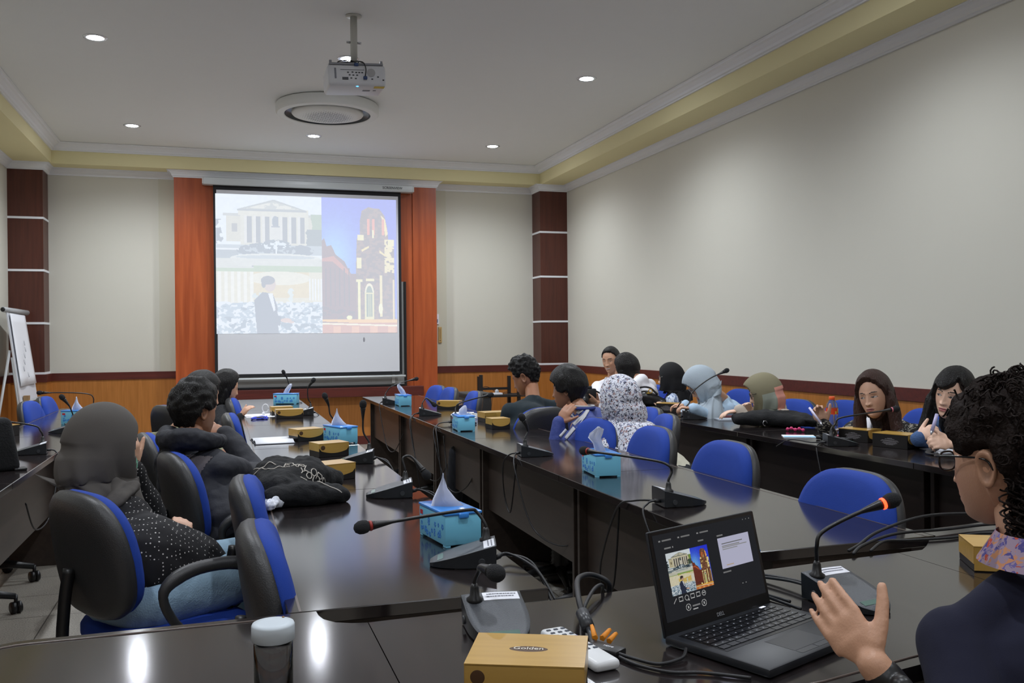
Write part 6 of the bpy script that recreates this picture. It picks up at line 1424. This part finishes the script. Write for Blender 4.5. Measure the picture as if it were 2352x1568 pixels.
wire('earphone_cord', 'tangled white cord behind the microphone on the right inner row', [(1.66+.06*math.cos(k*1.9), 6.0+.09*math.sin(k*1.4)+.01*k, .757+.018*(k % 3)) for k in range(10)], .0028, mat('white_plastic_cord', (220, 222, 226), .4), 'cord')
# wall row
sheet('phone', 'dark red phone case in front of the woman in the olive headscarf', 'phone', 3.27, 5.46, D2R(-12), .20, .11, mat('dark_red_case', (96, 26, 34), .4), .010)
sheet('tablet', 'pale grey tablet beside the dark red phone case', 'tablet', 3.17, 5.27, D2R(-14), .17, .12, mat('pale_grey_case', (170, 178, 190), .4), .010)
t = thing('bag', 'flat black bag with silver ring lying before the woman in the olive headscarf', 'bag', (3.18, 4.78, .75), 0)
lump('bag_body', None, None, [([(-.19, .10, .045), (-.05, .02, .055), (.10, -.14, .035)], [.06, .09, .05], .55), ([(.02, .16, .05), (.12, .0, .05), (.18, -.18, .03)], [.07, .08, .045], .55)], bagm, .009, .010, 11, 8, parent=t, floor=.001)
bm = BM(); tube(bm, [(-.115+.014*math.cos(a), -.085, .032+.014*math.sin(a)) for a in [2*PI*k/18 for k in range(15)]], .0022, 6); obj('silver_ring', bm, mat('chrome', (200, 200, 204), .2, .9), t, True)
bm = BM(); tube(bm, smooth_pts([(.10, -.16, .05), (.14, -.22, .045), (.20, -.24, .03), (.24, -.20, .02)], 5), .010, 8); obj('bag_strap', bm, bagm, t, True)
p_ = sheet('leaflet', 'white and blue leaflet with black pen on the edge of the wall row', 'paper', 2.985, 4.25, D2R(-28), .17, .12, pap, .004)
sheet('blue_panel', None, None, 0, -.04, 0, .165, .035, mat('sky_blue_print', (96, 184, 226), .6), .0006, .004, p_)
bm = BM(); tube(bm, [(2.99, 4.10, .762), (3.06, 4.00, .762)], .011, 10); tube(bm, [(3.06, 4.00, .762), (3.10, 3.95, .761)], .008, 10); tag(obj('marker_pen', bm, blk, None, True), 'black marker pen between the leaflet and the microphone', 'pen')
bm = BM(); rnd = random.Random(8)
for k in range(9): ball(bm, (3.09+rnd.uniform(-.03, .03), 4.08+rnd.uniform(-.04, .04), .766+rnd.uniform(0, .012)), (.014, .014, .010), seg=8)
me = remesh(bm, .004, 2); tag(mesh_obj('keychain', me, mat('pink_fabric', (206, 110, 128), .8), None), 'pink fabric keychain behind the pink-ringed microphone', 'keychain')
bm = BM(); 
for k in range(5): ball(bm, (3.10+.012*k, 4.52-.02*k, .762+.006*(k % 2)), .011, seg=8)
me = remesh(bm, .004, 2); tag(mesh_obj('charm', me, mat('magenta_plastic', (196, 40, 104), .4), None), 'small magenta charm at the end of the flat black bag', 'charm')
t = thing('phone', 'phone leaning on its side in front of the woman with the pen', 'phone', (3.20, 4.22, .75), D2R(-35))
bm = BM(); boxm(bm, (-.07, -.035, .004), (.07, .035, .012), bev=.003, M=Matrix.Rotation(D2R(-14), 4, 'Y') @ Matrix.Translation((0, 0, .02))); obj('phone_body', bm, mat('brown_leather_case', (96, 72, 70), .5), t, True, 40)
bm = BM(); boxm(bm, (-.066, -.031, .012), (.066, .031, .0128), M=Matrix.Rotation(D2R(-14), 4, 'Y') @ Matrix.Translation((0, 0, .02))); obj('phone_glass', bm, mat('phone_glass_grey', (150, 140, 140), .1), t)
# juice bottle
t = thing('juice_bottle', 'clear ribbed plastic bottle with orange cap and yellow and red label', 'bottle', (3.245, 4.31, .75), 0)
bm = BM(); pr = [(.001, .003), (.026, .001), (.031, .008)]+[(.031+(-.0012 if k % 2 else .0008), .015+k*.0075) for k in range(12)]+[(.0325, .108), (.0325, .145), (.031, .150), (.029, .165), (.020, .182), (.0135, .189), (.0135, .196)]
lathe(bm, pr, 32, cap=False); obj('bottle_body', bm, mat('pet_plastic', (226, 232, 240), .05, trans=.92, ior=1.15), t, True)
bm = BM(); lathe(bm, [(.0155, .190), (.016, .192), (.016, .206), (.015, .208), (.001, .208)], 28); obj('bottle_cap', bm, mat('orange_cap', (240, 96, 40), .4), t, True)
bm = BM(); lathe(bm, [(.0332, .110), (.0332, .144)], 32, cap=False); lb_ = obj('bottle_label', bm, mat('red_orange_label', (222, 70, 30), .5), t, True)
bm = BM()
for a0, z0, z1, w_ in ((3.4, .112, .142, .5), (5.1, .118, .143, .35), (4.6, .112, .128, .25)):
    vs = [[bm.verts.new((.0338*math.cos(a0+w_*k/6), .0338*math.sin(a0+w_*k/6), z)) for k in range(7)] for z in (z0, z1)]
    for k in range(6): bm.faces.new((vs[0][k], vs[0][k+1], vs[1][k+1], vs[1][k]))
obj('label_print', bm, mat('yellow_green_print', (216, 206, 50), .5), lb_)
# pens in hands
def pen(name, label, a, b, m, r=.0042, cat='pen'):
    a, b = V(a), V(b); t = thing(name, label, cat, a); d = b-a; bm = BM(); tube(bm, [(0, 0, 0), d*.84], r, 10); o = obj('barrel', bm, m, t, True)
    bm = BM(); tube(bm, [d*.84, d], [r, r*.25], 10); obj('pen_tip', bm, mat('silver_tip', (170, 172, 180), .3, .7), t, True); return t
pen('ballpoint_pen', 'white pen held up by the long-haired woman in the speckled cardigan', V((2.835, 3.945, 0.934)), V((2.855, 3.865, 0.848)), mat('pen_lilac_white', (206, 200, 226), .4), .006)
pen('correction_pen', 'clear pen held by the woman in the denim jacket', V((3.1, 3.367, 0.936)), V((3.051, 3.351, 0.846)), mat('translucent_lilac', (176, 170, 206), .3), .008)
pen('ballpoint_pen', 'thin pen held by the woman in the pale blue headscarf', V((2.854, 5.387, 0.836)), V((2.872, 5.36, 0.88)), blk, .004)
# handbag
t = thing('handbag', 'black handbag with gold clasp between the white print headscarf and the black headscarf', 'bag', (3.22, 6.62, .75), D2R(-30))
lump('bag_body', None, None, [([(-.11, 0, .05), (0, 0, .075), (.13, 0, .04)], [.05, .07, .04], .75), ([(-.10, 0, .035), (.15, 0, .03)], [.055, .045], .7)], mat('black_leather', (24, 24, 28), .35), .010, .006, 10, 9, parent=t, floor=.001)
bm = BM(); tube(bm, smooth_pts([(-.08, -.02, .11), (-.03, -.03, .15), (.04, -.03, .145), (.10, -.02, .09)], 5), .008, 8); obj('bag_handle', bm, MATS['black_leather'], t, True)
bm = BM(); tube(bm, [(.045+.015*math.cos(a), -.055, .12+.015*math.sin(a)) for a in [2*PI*k/16 for k in range(17)]], .004, 6); boxm(bm, (.015, -.06, .10), (.045, -.05, .108)); obj('gold_clasp', bm, mat('gold_metal', (206, 170, 84), .25, .8), t, True)
sheet('notebook', 'pink and white notebook beside the dark-sided snack box on the wall row', 'notebook', 3.0, 6.18, D2R(-50), .13, .16, mat('pink_cover', (206, 150, 186), .5), .02)
# strap and paper near the denim jacket
bm = BM(); Q_ = smooth_pts([(3.30, 3.62, .775), (3.25, 3.50, .790), (3.17, 3.44, .772), (3.08, 3.40, .757), (3.10, 3.25, .757), (3.16, 3.12, .757)], 6)
for a, b in zip(Q_, Q_[1:]): cap(bm, a, b, .016, .016, V((0, 0, 1)) if a.z > .765 else V((.9, -.4, 0)), .22, 8)
me = remesh(bm, .004, 2); tag(mesh_obj('bag_strap', me, mat('grey_webbing', (44, 42, 42), .8), None), 'dark webbing strap lying on the wall row beside the rightmost snack box', 'strap')
sheet('worksheet', 'white paper under the dark strap at the near end of the wall row', 'paper', 3.27, 3.47, D2R(-15), .20, .20, pap, .003)
sheet('worksheet', 'white paper under the hands of the woman in the denim jacket', 'paper', 3.22, 3.22, D2R(-10), .15, .21, pap, .003)
# black case at the left edge of the picture
t = thing('laptop_bag', 'black laptop bag standing at the left edge of the picture on the left outer row', 'bag', (-.95, 4.38, .75), D2R(20))
bm = BM(); boxm(bm, (-.17, -.04, .0), (.115, .045, .23), bev=.025, seg=3); 
for v in bm.verts: v.co.x -= (v.co.z)*.16*(1 if v.co.x > 0 else 0)
obj('bag_body', bm, bagm, t, True)
bm = BM(); tube(bm, smooth_pts([(-.08, 0, .22), (-.07, 0, .26), (.0, 0, .26), (.01, 0, .22)], 5), .007, 8); obj('bag_handle', bm, bagm, t, True)
bm = BM(); boxm(bm, (.085, -.05, 0), (.135, .0, .012), bev=.004); obj('bag_foot', bm, blk, t)
# cables over the right corner table
wire('cable_bundle', 'black cables curving over the right corner table toward the speaker, upper strand', [(1.50, 1.93, .757), (1.56, 1.97, .757), (1.68, 2.03, .775), (1.90, 2.09, .79), (2.15, 2.08, .775), (2.25, 1.95, .757)], .0042, None, 'cable')
wire('cable_bundle', 'black cable curving over the right corner table toward the speaker, middle strand', [(1.49, 1.90, .757), (1.57, 1.96, .760), (1.72, 2.02, .765), (1.90, 2.04, .760), (2.12, 2.04, .760), (2.24, 1.90, .757)], .0042, None, 'cable')
wire('cable_bundle', 'black cable lying slack on the right corner table, lowest strand', [(1.55, 1.91, .757), (1.66, 1.99, .756), (1.74, 1.98, .755), (1.86, 1.97, .755), (2.0, 1.98, .755), (2.2, 1.86, .755)], .0038, None, 'cable')
# flip chart by the left wall
t = thing('flip_chart', 'white flip chart easel with written sheet by the left pillar', 'flip chart', (-2.0, 10.7, 0), 0)
fm = mat('easel_grey', (168, 170, 172), .4); ft = [V((-.118, -.16, 1.634)), V((-.051, .343, 1.617)), V((.094, .24, .685)), V((.034, -.31, .664))]
bm = BM(); n_ = (ft[1]-ft[0]).cross(ft[3]-ft[0]).normalized()*.012; a = [bm.verts.new(q) for q in ft]; b = [bm.verts.new(q+n_) for q in ft]; bm.faces.new(a); bm.faces.new(b[::-1])
for i in range(4): bm.faces.new((a[i], a[(i+1) % 4], b[(i+1) % 4], b[i]))
bmesh.ops.recalc_face_normals(bm, faces=bm.faces[:]); obj('board', bm, mat('board_white', (206, 208, 214), .4), t)
def bil(u, v): return (ft[0]*(1-u)+ft[1]*u)*(1-v)+(ft[3]*(1-u)+ft[2]*u)*v
for sgn in (1,):
    nn = n_.normalized(); nn = nn if nn.x > 0 else -nn
    bm = BM(); g_ = [[bm.verts.new(bil(.06+.88*i/8, .03+.78*j/8)+nn*(.018+.010*math.sin(i*1.1)*j/8)) for i in range(9)] for j in range(9)]
    for r0, r1 in zip(g_, g_[1:]):
        for i in range(8): bm.faces.new((r0[i], r0[i+1], r1[i+1], r1[i])).smooth = True
    bmesh.ops.recalc_face_normals(bm, faces=bm.faces[:]); bmesh.ops.solidify(bm, geom=bm.faces[:], thickness=.001); obj('paper_sheet', bm, pap, t)
    bm = BM(); rnd = random.Random(6)
    for k in range(6):
        u0, v0 = rnd.uniform(.3, .6), .35+.07*k; tube(bm, [bil(u0+.03*math.cos(q*.8), v0+.03*math.sin(q*1.3))+nn*.032 for q in range(9)], .0012, 4)
    obj('faint_writing', bm, mat('faint_pencil', (150, 152, 160), .8), t)
bm = BM(); tube(bm, [ft[0]+V((-.02, -.06, .01)), ft[1]+V((.02, .06, .01))], .028, 12); obj('clamp_bar', bm, fm, t, True)
bm = BM(); tube(bm, [ft[0]+V((-.022, -.065, .01)), ft[0]+V((-.02, -.055, .01))], .022, 12); obj('bar_end', bm, blk, t, True)
for a_, b_ in ((V((-.085, -.20, 1.22)), V((-.20, -.62, 0))), (bil(.03, .5)-V((.02, 0, 0)), V((.10, -.40, 0))), (bil(.97, .5)-V((.02, 0, 0)), V((.17, .22, 0)))):
    bm = BM(); tube(bm, [a_, b_], .014, 8); obj('easel_leg', bm, fm, t, True)
bm = BM(); c0, c1 = bil(.02, .97), bil(.98, .97); d_ = (c1-c0).normalized(); cap(bm, c0+V((.04, 0, 0)), c1+V((.04, 0, 0)), .03, .03, V((1, 0, 0)), .3, 10); obj('pen_tray', bm, fm, t, True)
bm = BM(); boxm(bm, tuple(c0+V((.01, .06, .01))), tuple(c0+V((.06, .14, .06)))); obj('board_eraser', bm, mat('wood_eraser', (150, 120, 84), .6), t)
# black metal rack with a small white device
rk = mat('black_metal', (24, 23, 24), .5)
t = thing('metal_rack', 'low black metal rack against the far wall behind the empty chairs', 'rack', (3.22, 10.75, 0), 0)
for x_, h_ in ((-.24, .86), (-.19, .83), (.20, .83), (.24, .86)):
    bm = BM(); boxm(bm, (x_-.018, -.15 if abs(x_) > .21 else .12, 0), (x_+.018, -.11 if abs(x_) > .21 else .16, h_)); obj('post', bm, rk, t)
bm = BM(); boxm(bm, (-.19, .125, .66), (.22, .15, .69)); obj('cross_bar', bm, rk, t)
bm = BM(); boxm(bm, (-.26, -.16, .585), (.38, .16, .61)); obj('shelf', bm, rk, t)
bm = BM(); boxm(bm, (-.26, -.16, .20), (.38, .16, .22)); obj('shelf', bm, rk, t)
t2 = thing('network_device', 'small white device with cables on the black metal rack', 'device', (3.21, 10.72, .61), 0)
bm = BM(); boxm(bm, (-.06, -.05, 0), (.06, .05, .022), bev=.004); obj('device_body', bm, lab, t2, True, 40)
bm = BM(); lathe(bm, [(.001, .022), (.022, .024), (.026, .045), (.014, .062), (.001, .066)], 18); obj('device_dome', bm, fm, t2, True)
bm = BM(); tube(bm, smooth_pts([(-.05, 0, .01), (-.16, -.02, .03), (-.20, 0, .08), (-.12, .02, .10), (-.02, .02, .04)], 5), .004, 6); tube(bm, smooth_pts([(.05, 0, .01), (.12, -.03, .03), (.2, 0, .01), (.26, -.1, .02)], 5), .004, 6); tube(bm, smooth_pts([(-.1, -.17, .02), (-.12, -.18, -.1), (-.15, -.17, -.35)], 5), .003, 6); tube(bm, smooth_pts([(.08, -.17, .02), (.08, -.18, -.2), (.09, -.17, -.38)], 5), .003, 6); obj('device_cable', bm, cab, t2, True)
t = thing('equipment_case', 'black equipment case on the floor between the empty blue chairs and the rack', 'case', (2.47, 9.1, 0), 0)
bm = BM(); boxm(bm, (-.12, -.2, .03), (.14, .2, .735), bev=.015); obj('case_body', bm, mat('case_black', (26, 25, 26), .6, bump=.2), t, True, 40)
bm = BM(); boxm(bm, (-.13, -.21, .70), (.15, .21, .745), bev=.01); obj('case_lid', bm, rk, t, True, 40)
for sx in (-.08, .1):
    for sy in (-.15, .15):
        bm = BM(); tube(bm, [(sx-.01, sy, .025), (sx+.01, sy, .025)], .025, 14); obj('case_wheel', bm, blk, t)
# small things on the far wall, right of the wood panel
bm = BM(); boxm(bm, (2.655, YB-.035, 1.25), (2.70, YB-.0205, 1.455), bev=.004); o = obj('thermometer_strip', bm, mat('pale_wood', (186, 156, 100), .5), None); tag(o, 'narrow pale wooden thermometer on the wall right of the wood panel', 'thermometer')
bm = BM(); boxm(bm, (2.674, YB-.037, 1.30), (2.680, YB-.035, 1.43)); tube(bm, [(2.677, YB-.038, 1.28), (2.677, YB-.035, 1.28)], .008, 10); obj('scale_mark', bm, mat('scale_brown', (110, 80, 50), .6), o)
bm = BM(); boxm(bm, (2.63, YB-.03, 1.49), (2.665, YB-.0205, 1.62)); o = obj('wall_sticker', bm, mat('white_label', (226, 228, 236), .4), None); tag(o, 'small white and blue card on the wall above the thermometer', 'card')
bm = BM(); boxm(bm, (2.632, YB-.031, 1.51), (2.650, YB-.03, 1.555)); obj('blue_panel', bm, mat('blue_grey_print', (90, 120, 150), .6), o)
